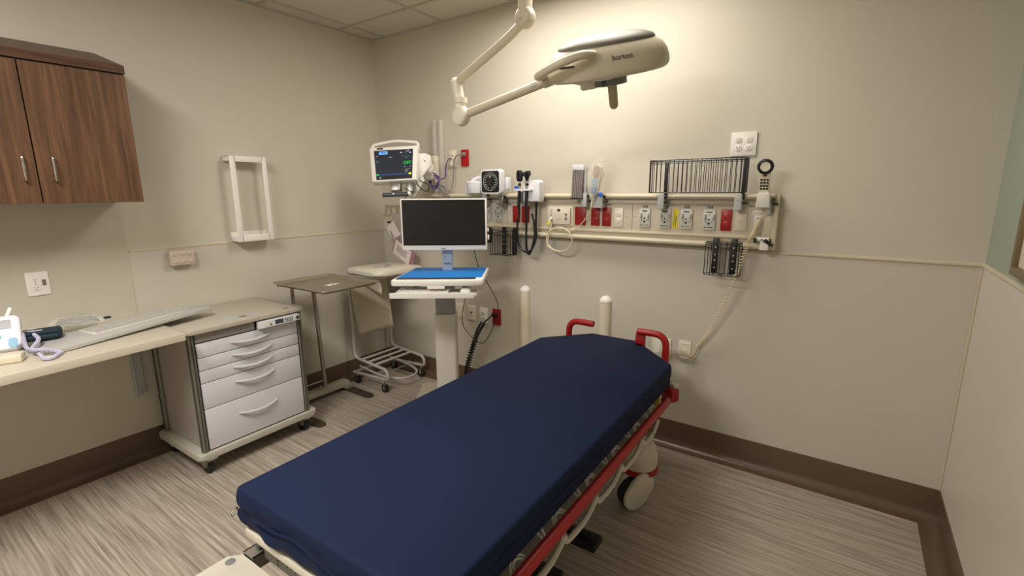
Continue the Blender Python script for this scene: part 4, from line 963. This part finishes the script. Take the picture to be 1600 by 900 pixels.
bm = B(); bb(bm, MX + .272, MX + .282, MY - .01, MY + .01, 1.24, 1.27, .003); bb(bm, MX + .272, MX + .280, MY - .01, MY + .01, 1.29, 1.31, .003); obj('side_knob', bm, M_white, mon, **WW)
# its cables
def U_(px, py, dep):
    return CAM + (F + Rr * ((px - 800) / 753.53) - Ur * ((py - 450) / 753.53)) * dep
bm = B(); tube(bm, spline([(1.33, -.40, 1.19), (1.31, -.33, 1.05), (1.29, -.2, .90), (1.262, -.08, .78), (1.253, -.04, .70), (1.24, -.035, .62), (1.222, -.06, .55), (1.17, -.09, .44), (1.12, -.10, .42), (1.05, -.11, .46), (.985, -.12, .53), (.985, -.13, .63), (1.05, -.18, .74), (1.17, -.3, .86), (1.25, -.42, .96), (1.27, -.46, 1.02)], 8), .003, 6); obj('thin_cable', bm, M_black, wk)
hp = spline([(1.17, -.36, .14), (1.15, -.30, .20), (1.125, -.24, .30), (1.125, -.18, .42), (1.135, -.13, .52), (1.15, -.09, .575)], 8)
bm = B(); tube(bm, helix(hp, .017, 34, 9), .0055, 6); obj('coiled_cable', bm, M_black, wk)
bm = B(); tube(bm, spline([(1.15, -.09, .575), (1.175, -.07, .60), (1.195, -.045, .628), (1.205, -.035, .633)], 6), .0055, 8); cyl(bm, (1.207, -.012, .633), (1.204, -.045, .636), .02, .014, n=14); tube(bm, spline([(1.17, -.36, .14), (1.165, -.38, .125), (1.14, -.41, .125)], 5), .006, 8); obj('plug', bm, M_black, wk)

# ------------------------------------------------------------------ medical cart
CXc, CYc = .288, -1.48
mc = thing('medical_cart', 'grey and white five-drawer medical supply cart beside the counter', 'cart', (CXc, CYc, 0), math.radians(1.2))
CC = dict(world=False)     # local x = front (+x), y along the wall; half width .335, half depth .26
hwid, hd_ = .323, .25
bm = B(); prism(bm, rrect(.545, .672, .02), .812, .834, .006); top = obj('top', bm, M_cartgrey, mc, **CC)
bm = B(); prism(bm, [(.15, -.10), (.19, -.10), (.21, .10), (.17, .10)], .834, .8345); obj('sticker', bm, mat('sticker_pale', (176, 186, 196), .5), top, smooth=False, **CC)
bm = B(); bb(bm, .20, .225, .235, .265, .834, .8345); bb(bm, .17, .2, -.02, .02, .8345, .835); obj('sticker', bm, mat('sticker_dark', (110, 100, 92), .5), top, smooth=False, **CC)
bm = B(); bb(bm, -hd_ + .01, hd_ - .02, -hwid + .02, hwid - .02, .14, .812); obj('body', bm, M_cartside, mc, smooth=False, **CC)
bm = B(); bb(bm, hd_ - .022, hd_ - .014, -.292, .292, .138, .808); obj('drawer_gap_shade', bm, M_dark, mc, smooth=False, **CC)  # dark backing panel, shade between the drawer fronts put in as colour
for sx in (-1, 1):
    for sy in (-1, 1):
        bm = B(); x, y = sx * (hd_ - .018), sy * (hwid - .014)
        prism(bm, rrect(.036, .028, .008, 3), .135, .812, 0, M=Matrix.Translation((x, y, 0)))
        for dx in (-.008, .008): bb(bm, x + dx - .003, x + dx + .003, y + sy * .012, y + sy * .016, .135, .812)
        p = obj('corner_post', bm, M_extr, mc, **CC)
        bm = B()
        bb(bm, x + .004 * sx, x + .010 * sx, y + sy * .0135, y + sy * .0165, .14, .81); 
        bb(bm, x + sx * .016, x + sx * .0185, y - .004, y + .001, .14, .81); obj('groove', bm, M_ink, p, smooth=False, **CC)
bm = B(); prism(bm, rrect(.535, .72, .03), .10, .135, .008, M=Matrix.Translation((.0, .005, 0)))
obj('base', bm, M_cartbase, mc, **CC)
fx = hd_ - .005
bm = B(); bb(bm, fx - .02, fx, -.288, .03, .757, .806, .003); o = obj('label_strip', bm, M_cartstrip, mc, **CC)
zs = [.753, .678, .607, .536, .388, .142]
zs = [.752, .672, .600, .528, .380, .142]
for i in range(5):
    z1, z0 = zs[i] - .0018, zs[i + 1] + .0018
    bm = B(); bb(bm, fx - .02, fx + .004, -.288, .288, z0, z1, .003); d = obj('drawer', bm, M_drawer, mc, **CC)
    zc = z1 - (.030 if i < 3 else .045) if i < 4 else z1 - .09
    if i == 0: zc = z1 - .035
    bm = B(); pts = []
    rs = []
    for k in range(13):
        u = -1 + k / 6; pts.append((fx + .004 + .026 * (1 - u * u), u * .115, zc - .012 * (1 - u * u) + .004)); rs.append(.0055 + .004 * (1 - abs(u) ** 2))
    tube(bm, pts, .007, 8, rs=rs); obj('handle', bm, mat('handle_white', (206, 201, 200), .35), d, **CC)
bm = B(); prism(bm, [(0, 0), (.045, .012), (.045, .05), (0, .05)], -.125, .125, .003, M=basis((fx, .165, .752), XW, ZW, YW))
kp = obj('keypad_console', bm, M_cool, mc, **CC)
fxx = fx + .045
def face(y, z, w_, h_, th=.001):
    return (fxx - .001, fxx + th, y - w_ / 2, y + w_ / 2, z - h_ / 2, z + h_ / 2)
bm = B(); bb(bm, *face(.157, .784, .052, .026)); obj('display', bm, mat('lcd', (70, 74, 78), .25), kp, smooth=False, **CC)
bm = B()
for i in range(5):
    for j in range(3): bb(bm, *face(.197 + i * .0105, .774 + j * .0095, .007, .0055, .002))
bb(bm, *face(.105, .777, .012, .012)); obj('keys', bm, M_grey, kp, smooth=False, **CC)
bm = B(); bb(bm, *face(.09, .785, .05, .03)); obj('sticker', bm, M_paper, kp, smooth=False, **CC)
bm = B(); cyl(bm, (fxx - .002, .27, .785), (fxx + .01, .27, .785), .011, n=18); obj('key_lock', bm, M_chrome, kp, **CC)
bm = B(); cyl(bm, (fxx + .009, .27, .785), (fxx + .012, .27, .785), .006, n=14); obj('key_slot', bm, M_ink, kp, **CC)
for sx in (-1, 1):
    for sy in (-1, 1):
        bm = B(); x, y = sx * .205, sy * .295; cyl(bm, (x, y - .015, .046), (x, y + .015, .046), .046, n=24); cs = obj('caster', bm, M_rubber, mc, **CC)
        bm = B(); prism(bm, [(-.035, .0), (.0, -.028), (.025, -.02), (.045, .03), (.085, .045), (-.06, .045)], -.024, .024, .004, M=basis((x, y, .06), XW, ZW, -YW)); obj('fork', bm, mat('fork_grey', (136, 134, 120), .4), cs, **CC)

# ------------------------------------------------------------------ mayo stand
ms = thing('mayo_stand', 'stainless steel instrument stand with rectangular tray beside the medical cart', 'instrument stand', (.14, -.86, 0))
bm = B(); TZ = .948; x0, x1, y0, y1 = .185, .775, -1.145, -.695
def ringpts(x0, x1, y0, y1, r, z): return [V((p[0], p[1], z)) for p in rrect(x1 - x0, y1 - y0, r, 5, (x0 + x1) / 2, (y0 + y1) / 2)]
lv = [ringpts(x0, x1, y0, y1, .045, TZ), ringpts(x0 + .002, x1 - .002, y0 + .002, y1 - .002, .043, TZ + .003), ringpts(x0 + .012, x1 - .012, y0 + .012, y1 - .012, .034, TZ + .003), ringpts(x0 + .028, x1 - .028, y0 + .028, y1 - .028, .02, TZ - .016), ringpts(x0 + .034, x1 - .034, y0 + .034, y1 - .034, .016, TZ - .018)]
rg = [[bm.verts.new(p) for p in r] for r in lv]
for k in range(4):
    for i in range(len(rg[0])): bm.faces.new((rg[k][i], rg[k][(i + 1) % len(rg[0])], rg[k + 1][(i + 1) % len(rg[0])], rg[k + 1][i]))
bm.faces.new(rg[-1])
o = obj('tray', bm, M_tray, ms, ang=30); md = o.modifiers.new('s', 'SOLIDIFY'); md.thickness = .0015; tr = o
bm = B(); vv = box(bm, (.51, -.90, TZ - .0165), (.055, .085, .0008), rot=.2); st3 = obj('sticker', bm, M_paper, tr, smooth=False)
bm = B(); box(bm, (.51, -.89, TZ - .0158), (.018, .02, .0006)); obj('red_print', bm, mat('print_red', (190, 70, 60), .5), st3, smooth=False)
bm = B(); tube(bm, bend([(.16, -1.08, .92), (.70, -1.08, .926), (.70, -.76, .926), (.16, -.76, .92)], .03), .007, 8); tube(bm, [(.16, -1.08, .918), (.16, -.74, .918)], .011, 10); obj('tray_frame', bm, M_steel, ms)
bm = B(); cyl(bm, (.155, -.785, .07), (.165, -.825, .93), .015, n=16); obj('post', bm, M_steel, ms)
bm = B(); cyl(bm, (.155, -.955, .07), (.165, -.985, .93), .013, n=16); obj('post', bm, M_steel, ms)
bm = B(); tube(bm, [(.155, -.79, .135), (.155, -.955, .135)], .006, 8); cyl(bm, (.155, -.83, .06), (.155, -.83, .10), .006, n=8); obj('brace', bm, M_steel, ms)
bm = B(); o_ = [(-1.13, .0), (-1.10, .075), (-.60, .075), (-.565, .0), (-.625, .0), (-.66, .04), (-1.06, .04), (-1.08, 0)]
prism(bm, o_, .115, .195, .004, M=basis((0, 0, .003), YW, ZW, XW)); obj('base', bm, mat('stand_base', (186, 180, 162), .4, .3), ms)
for (y, xe) in ((-.60, .46), (-1.09, .57)):
    bm = B(); prism(bm, [(.12, y - .035), (xe - .03, y - .035), (xe, y - .02), (xe, y + .02), (xe - .03, y + .035), (.12, y + .035)], .002, .012, .002); obj('foot', bm, M_darkfoot, ms)

# ------------------------------------------------------------------ linen hamper
hm = thing('linen_hamper', 'white tubular linen hamper stand with lid and casters in the left corner', 'hamper', (.29, -.28, 0))
HR = .012
for y in (-.475, -.085):
    bm = B(); tube(bm, bend([(.115, y, .90), (.115, y, .215), (.50, y, .185), (.515, y, .105), (.09, y, .085)], .06, 8), HR, 12); obj('side_frame', bm, M_hamper, hm)
    for x in (.135, .47):
        bm = B(); cyl(bm, (x, y - .011, .033), (x, y + .011, .033), .033, n=22); cs = obj('caster', bm, M_rubber, hm)
        bm = B(); cyl(bm, (x, y, .06), (x, y, .10), .006, n=8)
        for s in (-1, 1): bb(bm, x - .012, x + .012, y + s * .014 - .0015, y + s * .014 + .0015, .028, .068, .001)
        bb(bm, x - .012, x + .012, y - .015, y + .015, .066, .07); obj('fork', bm, M_chrome, cs)
bm = B()
for x in (.19, .27, .35): cyl(bm, (x, -.475, .213 - (x - .115) * .078), (x, -.085, .213 - (x - .115) * .078), .010, n=12)
cyl(bm, (.10, -.475, .086), (.10, -.085, .086), .01, n=12); obj('crossbar', bm, M_hamper, hm)
bm = B(); tube(bm, bend([(.12, -.43, .125), (.42, -.43, .095), (.56, -.36, .09), (.56, -.2, .09), (.42, -.13, .095), (.12, -.13, .125)], .09, 8), .0095, 10); obj('foot_pedal', bm, M_hamper, hm)
bm = B(); cyl(bm, (.40, -.45, .12), (.40, -.10, .12), .003, n=8)
for y in (-.43, -.40, -.14): cyl(bm, (.155, y, .1), (.14, y, .88), .003, n=8)
obj('lift_rod', bm, M_chrome, hm)
bm = B(); tube(bm, bend([(.115, -.475, .89), (.47, -.475, .905), (.47, -.085, .905), (.115, -.085, .89)], .05, 6), .010, 10, closed=True); obj('bag_ring', bm, M_hamper, hm)
bm = B(); LM = Matrix.Translation((.31, -.275, 0)) @ Matrix.Rotation(-.06, 4, 'Z')
prism(bm, rrect(.42, .46, .06, 6), .918, .950, .012, M=LM, seg=3); prism(bm, rrect(.34, .38, .05, 6), .949, .958, .005, M=LM); ld = obj('lid', bm, mat('lid_white', (228, 222, 206), .4), hm)
bm = B()
for k in range(5): box(bm, (.04 * math.sin(k), -.08 + k * .035, .9585), (.05 + .02 * (k % 2), .012, .0006), rot=.3 * (k % 2))
bm.transform(LM); obj('print', bm, M_blueink, ld, smooth=False)
bm = B(); cyl(bm, (.105, -.44, .915), (.105, -.10, .915), .008, n=10); box(bm, (.105, -.46, .905), (.03, .02, .03), .004); obj('lid_hinge', bm, M_chrome, hm)
# linen panel of the bag hanging at the front
bm = B(); N1, N2 = 10, 14; g_ = []
for j in range(N2 + 1):
    row = []
    for i in range(N1 + 1):
        u, v_ = i / N1, j / N2; wv = .012 * math.sin(u * 5 + v_ * 2.5) * (1 - v_ * .3)
        p0 = V((.125, -.49, .885)).lerp(V((.31, -.27, .905)), u); p1 = V((.155, -.452, .396)).lerp(V((.335, -.24, .455)), u)
        p = p0.lerp(p1, v_); row.append(bm.verts.new((p.x + wv, p.y - wv, p.z)))
    g_.append(row)
for j in range(N2):
    for i in range(N1): bm.faces.new((g_[j][i], g_[j][i + 1], g_[j + 1][i + 1], g_[j + 1][i]))
o = obj('linen_bag', bm, M_linen, hm); md = o.modifiers.new('s', 'SOLIDIFY'); md.thickness = .003
bm = B(); g_ = [[bm.verts.new((.475 - .36 * u + .01 * math.sin(9 * u), -.478 + .012 * math.sin(v_ * 4 + u * 7) + .03 * v_, .89 - v_ * (.12 - .09 * u))) for u in [i / 8 for i in range(9)]] for v_ in [j / 5 for j in range(6)]]
for j in range(5):
    for i in range(8): bm.faces.new((g_[j][i], g_[j][i + 1], g_[j + 1][i + 1], g_[j + 1][i]))
o = obj('linen_side', bm, M_linen, hm); md = o.modifiers.new('s', 'SOLIDIFY'); md.thickness = .003

# ------------------------------------------------------------------ wall cabinet
FX = .375; yr = -1.835
cb = thing('wall_cabinet', 'dark walnut wall cabinet with sloped top above the counter', 'cabinet', (.18, -2.5, 1.52))
bm = B(); bb(bm, .001, FX - .022, -3.25, yr, 1.503, 2.096); obj('carcass', bm, M_walnut, cb, smooth=False)
bm = B(); o_ = [(.001, 2.102), (FX, 2.102), (FX, 2.134), (FX - .006, 2.139), (.001, 2.252)]
prism(bm, [(p[0], p[1]) for p in o_], 3.25, -yr, 0, M=basis((0, 0, 0), XW, ZW, -YW)); obj('sloped_top', bm, M_walnut_h, cb, smooth=False)
bm = B(); bb(bm, FX - .03, FX - .01, -3.25, yr - .004, 2.095, 2.102); obj('shadow_gap', bm, M_dark, cb, smooth=False)
ysp = [yr, -2.262, -2.70, -3.14]
ysp = [yr - .001, -2.213, -2.592, -2.97]
for i in range(3):
    bm = B(); bb(bm, FX - .021, FX, ysp[i + 1] + .0025, ysp[i] - .0025, 1.498, 2.094, .0012, 1); d = obj('door', bm, M_walnut, cb, smooth=False)
    hy_ = ysp[1] + (.052 if i == 0 else -.046) if i < 2 else ysp[3] + .04
    bm = B(); tube(bm, bend([(FX, hy_, 1.598), (FX + .028, hy_, 1.598), (FX + .028, hy_, 1.70), (FX, hy_, 1.70)], .012, 5), .0045, 10); obj('handle', bm, M_chrome, d)

# ------------------------------------------------------------------ counter
ct = thing('wall_counter', 'cream laminate counter fixed to the left wall', 'counter', (.3, -2.5, .8))
bm = B(); prism(bm, [(.0065, -3.3), (.70, -3.3), (.692, -2.6), (.628, -1.835), (.0065, -1.835)], .811, .85, .0025); obj('worktop', bm, mat('counter_laminate', (208, 199, 180), .4, noise=.04, nscale=120), ct, ang=30)
bm = B(); o_ = [(.003, .811), (.45, .811), (.45, .79), (.06, .79), (.03, .50), (.003, .38)]
bb(bm, .003, .03, -1.905, -1.901, .38, .811, .001); bb(bm, .003, .03, -1.869, -1.865, .38, .811, .001); bb(bm, .003, .007, -1.905, -1.865, .38, .811, .001); bb(bm, .003, .40, -1.895, -1.885, .785, .811, .001); obj('support_bracket', bm, M_ltgrey, ct)
bm = B(); bb(bm, .003, .03, -2.9, -2.86, .38, .811, .002); bb(bm, .003, .40, -2.9, -2.89, .785, .811, .001); obj('support_bracket', bm, M_ltgrey, ct)

# grey board with keyboard
def frame3(o, x, up=ZW):
    x = V(x).normalized(); y = V(up).cross(x).normalized(); z = x.cross(y); return basis(o, x, y, z)
A_ = V((.515, -2.27, .862)); B_ = V((.335, -1.585, .885)); bx = (B_ - A_).normalized(); KM = basis((A_ + B_) / 2, bx, ZW.cross(bx).normalized(), bx.cross(ZW.cross(bx).normalized()))
Lb = (B_ - A_).length
kb = thing('keyboard_board', 'long light grey flat board lying from the counter onto the medical cart', 'board', (A_ + B_) / 2 + V((-.1, 0, -.01)))
bm = B(); prism(bm, [(-Lb / 2, 0), (Lb / 2, 0), (Lb / 2 + .02, .06), (Lb / 2 - .10, .24), (-Lb / 2 + .05, .26), (-Lb / 2 - .08, .126)], -.011, .009, .004, M=KM); obj('board', bm, M_board, kb)
k2 = thing('keyboard', 'white computer keyboard lying on the grey board', 'keyboard', KM @ V((.03, .1, .01)))
bm = B(); prism(bm, rrect(.46, .135, .01), .008, .017, .003, M=KM @ Matrix.Translation((.04, .135, 0)) @ Matrix.Rotation(-.05, 4, 'Z')); q = obj('case', bm, mat('kb_case', (216, 212, 206), .4), k2)
bm = B()
for i in range(22):
    for j in range(6):
        v0 = box(bm, (-.175 + i * .0202 + .005, .088 + j * .0190 - .001 * i, .020), (.0165, .015, .006), .002)
bm.transform(KM); obj('keys', bm, mat('key_grey', (188, 184, 176), .45), q)

# bagged breathing mask
t = thing('bagged_mask', 'clear plastic bag with a coiled grey mask tube on the grey board', 'plastic bag', (.12, -2.09, .88))
bm = B(); rings = []; NB = 22
BMx = Matrix.Translation((.13, -2.125, .885)) @ Matrix.Rotation(1.15, 4, 'Z')
for (s, z) in ((.4, -.004), (.85, .0), (1.0, .008), (.93, .022), (.7, .036), (.35, .044)):
    rings.append([bm.verts.new(BMx @ V((.115 * s * math.cos(2 * PI * i / NB) * (1 + .07 * math.sin(i * 2.7)), .07 * s * math.sin(2 * PI * i / NB) * (1 + .1 * math.sin(i * 3.9)), z + .003 * math.sin(i * 2.1)))) for i in range(NB)])
for k in range(5):
    for i in range(NB): bm.faces.new((rings[k][i], rings[k][(i + 1) % NB], rings[k + 1][(i + 1) % NB], rings[k + 1][i]))
bm.faces.new(rings[0][::-1]); bm.faces.new(rings[-1]); obj('bag', bm, M_clear, t, ang=20)
bm = B(); tube(bm, [BMx @ V(((.085 - .0004 * k) * math.cos(k * .42), (.046 - .0003 * k) * math.sin(k * .42), .008 + .0006 * k)) for k in range(45)], .005, 7)
lathe(bm, [(.03, 0), (.028, .015), (.015, .026), (.003, .028)], BMx @ V((0, 0, .004)), 16); obj('mask_tube', bm, mat('tube_grey', (140, 138, 130), .35), t)
bm = B(); box(bm, BMx @ V((.12, .0, .02)), (.03, .015, .012), .003, rot=1.15); obj('connector', bm, M_ink, t)
# cuff
t = thing('blood_pressure_cuff', 'folded dark teal blood pressure cuff with white markings on the counter', 'cuff', (.22, -2.3, .87))
QM = Matrix.Translation((.255, -2.325, .884)) @ Matrix.Rotation(1.32, 4, 'Z') @ Matrix.Rotation(-.02, 4, 'Y')
bm = B(); box(bm, (0, 0, .004), (.20, .12, .026), .010, seg=3); box(bm, (.01, .004, .025), (.19, .11, .020), .008, seg=3); box(bm, (.095, 0, .012), (.03, .10, .045), .012, seg=3)
for v in bm.verts: v.co.z += .004 * math.sin(v.co.x * 40 + v.co.y * 22)
bm.transform(QM); cf = obj('cuff', bm, M_teal, t)
bm = B()
for (x, y, w2, h2, r2) in ((.0, .03, .04, .012, .2), (-.03, -.02, .05, .004, .5), (-.045, .0, .05, .004, .5), (.02, -.02, .055, .008, -.3), (-.06, .02, .03, .004, .5)): box(bm, (x, y, .0375), (w2, h2, .003), rot=r2)
bm.transform(QM); obj('markings', bm, M_cool, cf, smooth=False)
# monitor unit
t = thing('blood_pressure_monitor', 'white handheld blood pressure monitor with grey screen at the left edge of the counter', 'blood pressure monitor', (.34, -2.47, .87))
TM = Matrix.Translation((.315, -2.425, .93)) @ Matrix.Rotation(1.25, 4, 'Z') @ Matrix.Rotation(.95, 4, 'X')
bm = B(); prism(bm, [(-.055, -.075), (.05, -.075), (.07, -.05), (.065, .075), (.05, .09), (-.055, .09), (-.075, .06), (-.075, -.05)], -.02, .02, .010, M=TM, seg=3); q = obj('case', bm, M_cool, t)
bm = B(); prism(bm, rrect(.09, .042, .004, 3, -.008, .045), .02, .022, 0, M=TM); obj('display', bm, mat('lcd_grey', (72, 72, 70), .25), q)
bm = B(); prism(bm, rrect(.034, .022, .01, 4, -.01, -.012), .02, .0235, 0, M=TM); prism(bm, rrect(.03, .045, .012, 4, .042, -.045), .019, .0225, 0, M=TM); obj('buttons', bm, M_ltblue, q)
bm = B(); cyl(bm, TM @ V((.02, .085, 0)), TM @ V((.035, .13, .005)), .008, n=10); obj('hose_port', bm, M_white, q)
t = thing('battery_charger', 'small cream device box with a dark label at the counter edge below the monitor', 'box', (.49, -2.47, .86))
bm = B(); box(bm, (.475, -2.455, .868), (.075, .13, .034), .006, rot=-.35, seg=3); q = obj('case', bm, M_beige, t)
bm = B(); box(bm, (.5105, -2.443, .868), (.0015, .055, .018), rot=-.35); obj('label', bm, M_ink, q, smooth=False)
# coiled hose
t = thing('coiled_hose', 'pale lilac coiled air hose hanging over the front of the handheld monitor', 'hose', (.5, -2.37, .87))
hp = spline([(.25, -2.36, .93), (.33, -2.36, .925), (.42, -2.37, .885), (.44, -2.35, .862), (.50, -2.345, .862), (.585, -2.35, .861), (.60, -2.325, .861), (.56, -2.30, .861), (.53, -2.285, .861), (.50, -2.33, .878), (.46, -2.36, .88), (.38, -2.32, .90), (.28, -2.32, .915)], 7)
bm = B(); tube(bm, helix(hp, .0055, 150, 6), .0032, 5); obj('hose', bm, M_lilac, t)

# ------------------------------------------------------------------ left wall items
# white wire-less frame holder
t = thing('glove_box_holder', 'white open rectangular metal holder mounted on the left wall above the cart', 'holder', (.06, -1.13, 1.5))
fxh = .095
bm = B()
ya0, ya1, za0, za1 = -1.24 - .035, -1.01 - .028, 1.225, 1.765
yy0, yy1 = -1.268, -1.033
bb(bm, fxh - .004, fxh, yy0, yy0 + .035, za0, za1, .001); bb(bm, fxh - .004, fxh, yy1 - .03, yy1, za0, za1, .001)
bb(bm, fxh - .004, fxh, yy0 + .03, yy1 - .025, za1 - .035, za1, .001); bb(bm, fxh - .004, fxh, yy0 + .03, yy1 - .025, za0, za0 + .045, .001)
fo = obj('front_frame', bm, M_white, t)
bm = B(); bb(bm, .001, fxh - .002, yy0, yy1, za0, za0 + .004, .001); bb(bm, .001, .005, yy0, yy1, za0, za0 + .06, .001); bb(bm, .001, fxh - .002, yy0, yy0 + .004, za0, za0 + .03, .001); bb(bm, .001, fxh - .002, yy1 - .004, yy1, za0, za0 + .03, .001); obj('shelf', bm, M_white, t)
bm = B(); bb(bm, .001, fxh - .002, yy0, yy1, za1 - .004, za1, .001); bb(bm, .001, fxh - .002, yy0, yy0 + .004, za1 - .03, za1, .001); bb(bm, .001, .005, yy0, yy1, za1 - .03, za1, .001); obj('top_bracket', bm, M_white, t)
bm = B(); cyl(bm, (.005, yy1 - .04, za0 + .035), (.008, yy1 - .04, za0 + .035), .006, n=10); cyl(bm, (.05, yy1 - .06, za1 - .005), (.05, yy1 - .06, za1 - .008), .006, n=10); obj('screw', bm, M_ink, t)
t = thing('wall_block', 'small pinkish plastic block with six round studs on the rail left of the white holder', 'block', (.03, -1.575, 1.165))
bm = B(); bb(bm, .004, .05, -1.645, -1.515, 1.115, 1.203, .004); q = obj('block', bm, M_pink, t)
bm = B()
for i in range(3):
    for j in range(2): lathe(bm, [(.012, 0), (.012, .004), (.008, .006)], (.05, -1.62 + i * .04, 1.137 + j * .046), 16, axis=(1, 0, 0))
obj('stud', bm, M_pink, q)

# picture frame on the right wall
t = thing('picture_frame', 'gold-brown picture frame at the right edge of the photo on the sage wall', 'picture frame', (W_ - .01, -.85, 1.55))
bm = B(); ya, yb, z0, z1 = -1.15, -.505, 1.255, 1.85
for (a, b, c, d) in ((ya, yb, z0, z0 + .03), (ya, yb, z1 - .03, z1), (ya, ya + .03, z0 + .03, z1 - .03), (yb - .03, yb, z0 + .03, z1 - .03)): bb(bm, W_ - .026, W_ - .001, a, b, c, d, .003)
obj('frame', bm, M_brownlabel, t)
bm = B(); bb(bm, W_ - .012, W_ - .003, ya + .028, yb - .028, z0 + .028, z1 - .028); obj('mat_board', bm, M_beige, t)

for o in list(COL.objects):
    if o.parent is None and 'label' in o and 'group' not in o:
        g = {'wire_basket': 'black wire baskets on the headwall', 'wall_outlet': 'wall outlets', 'wall_plate': 'wall plates', 'ceiling_light': 'ceiling troffers'}.get(o.name.split('.')[0])
        if g: o['group'] = g
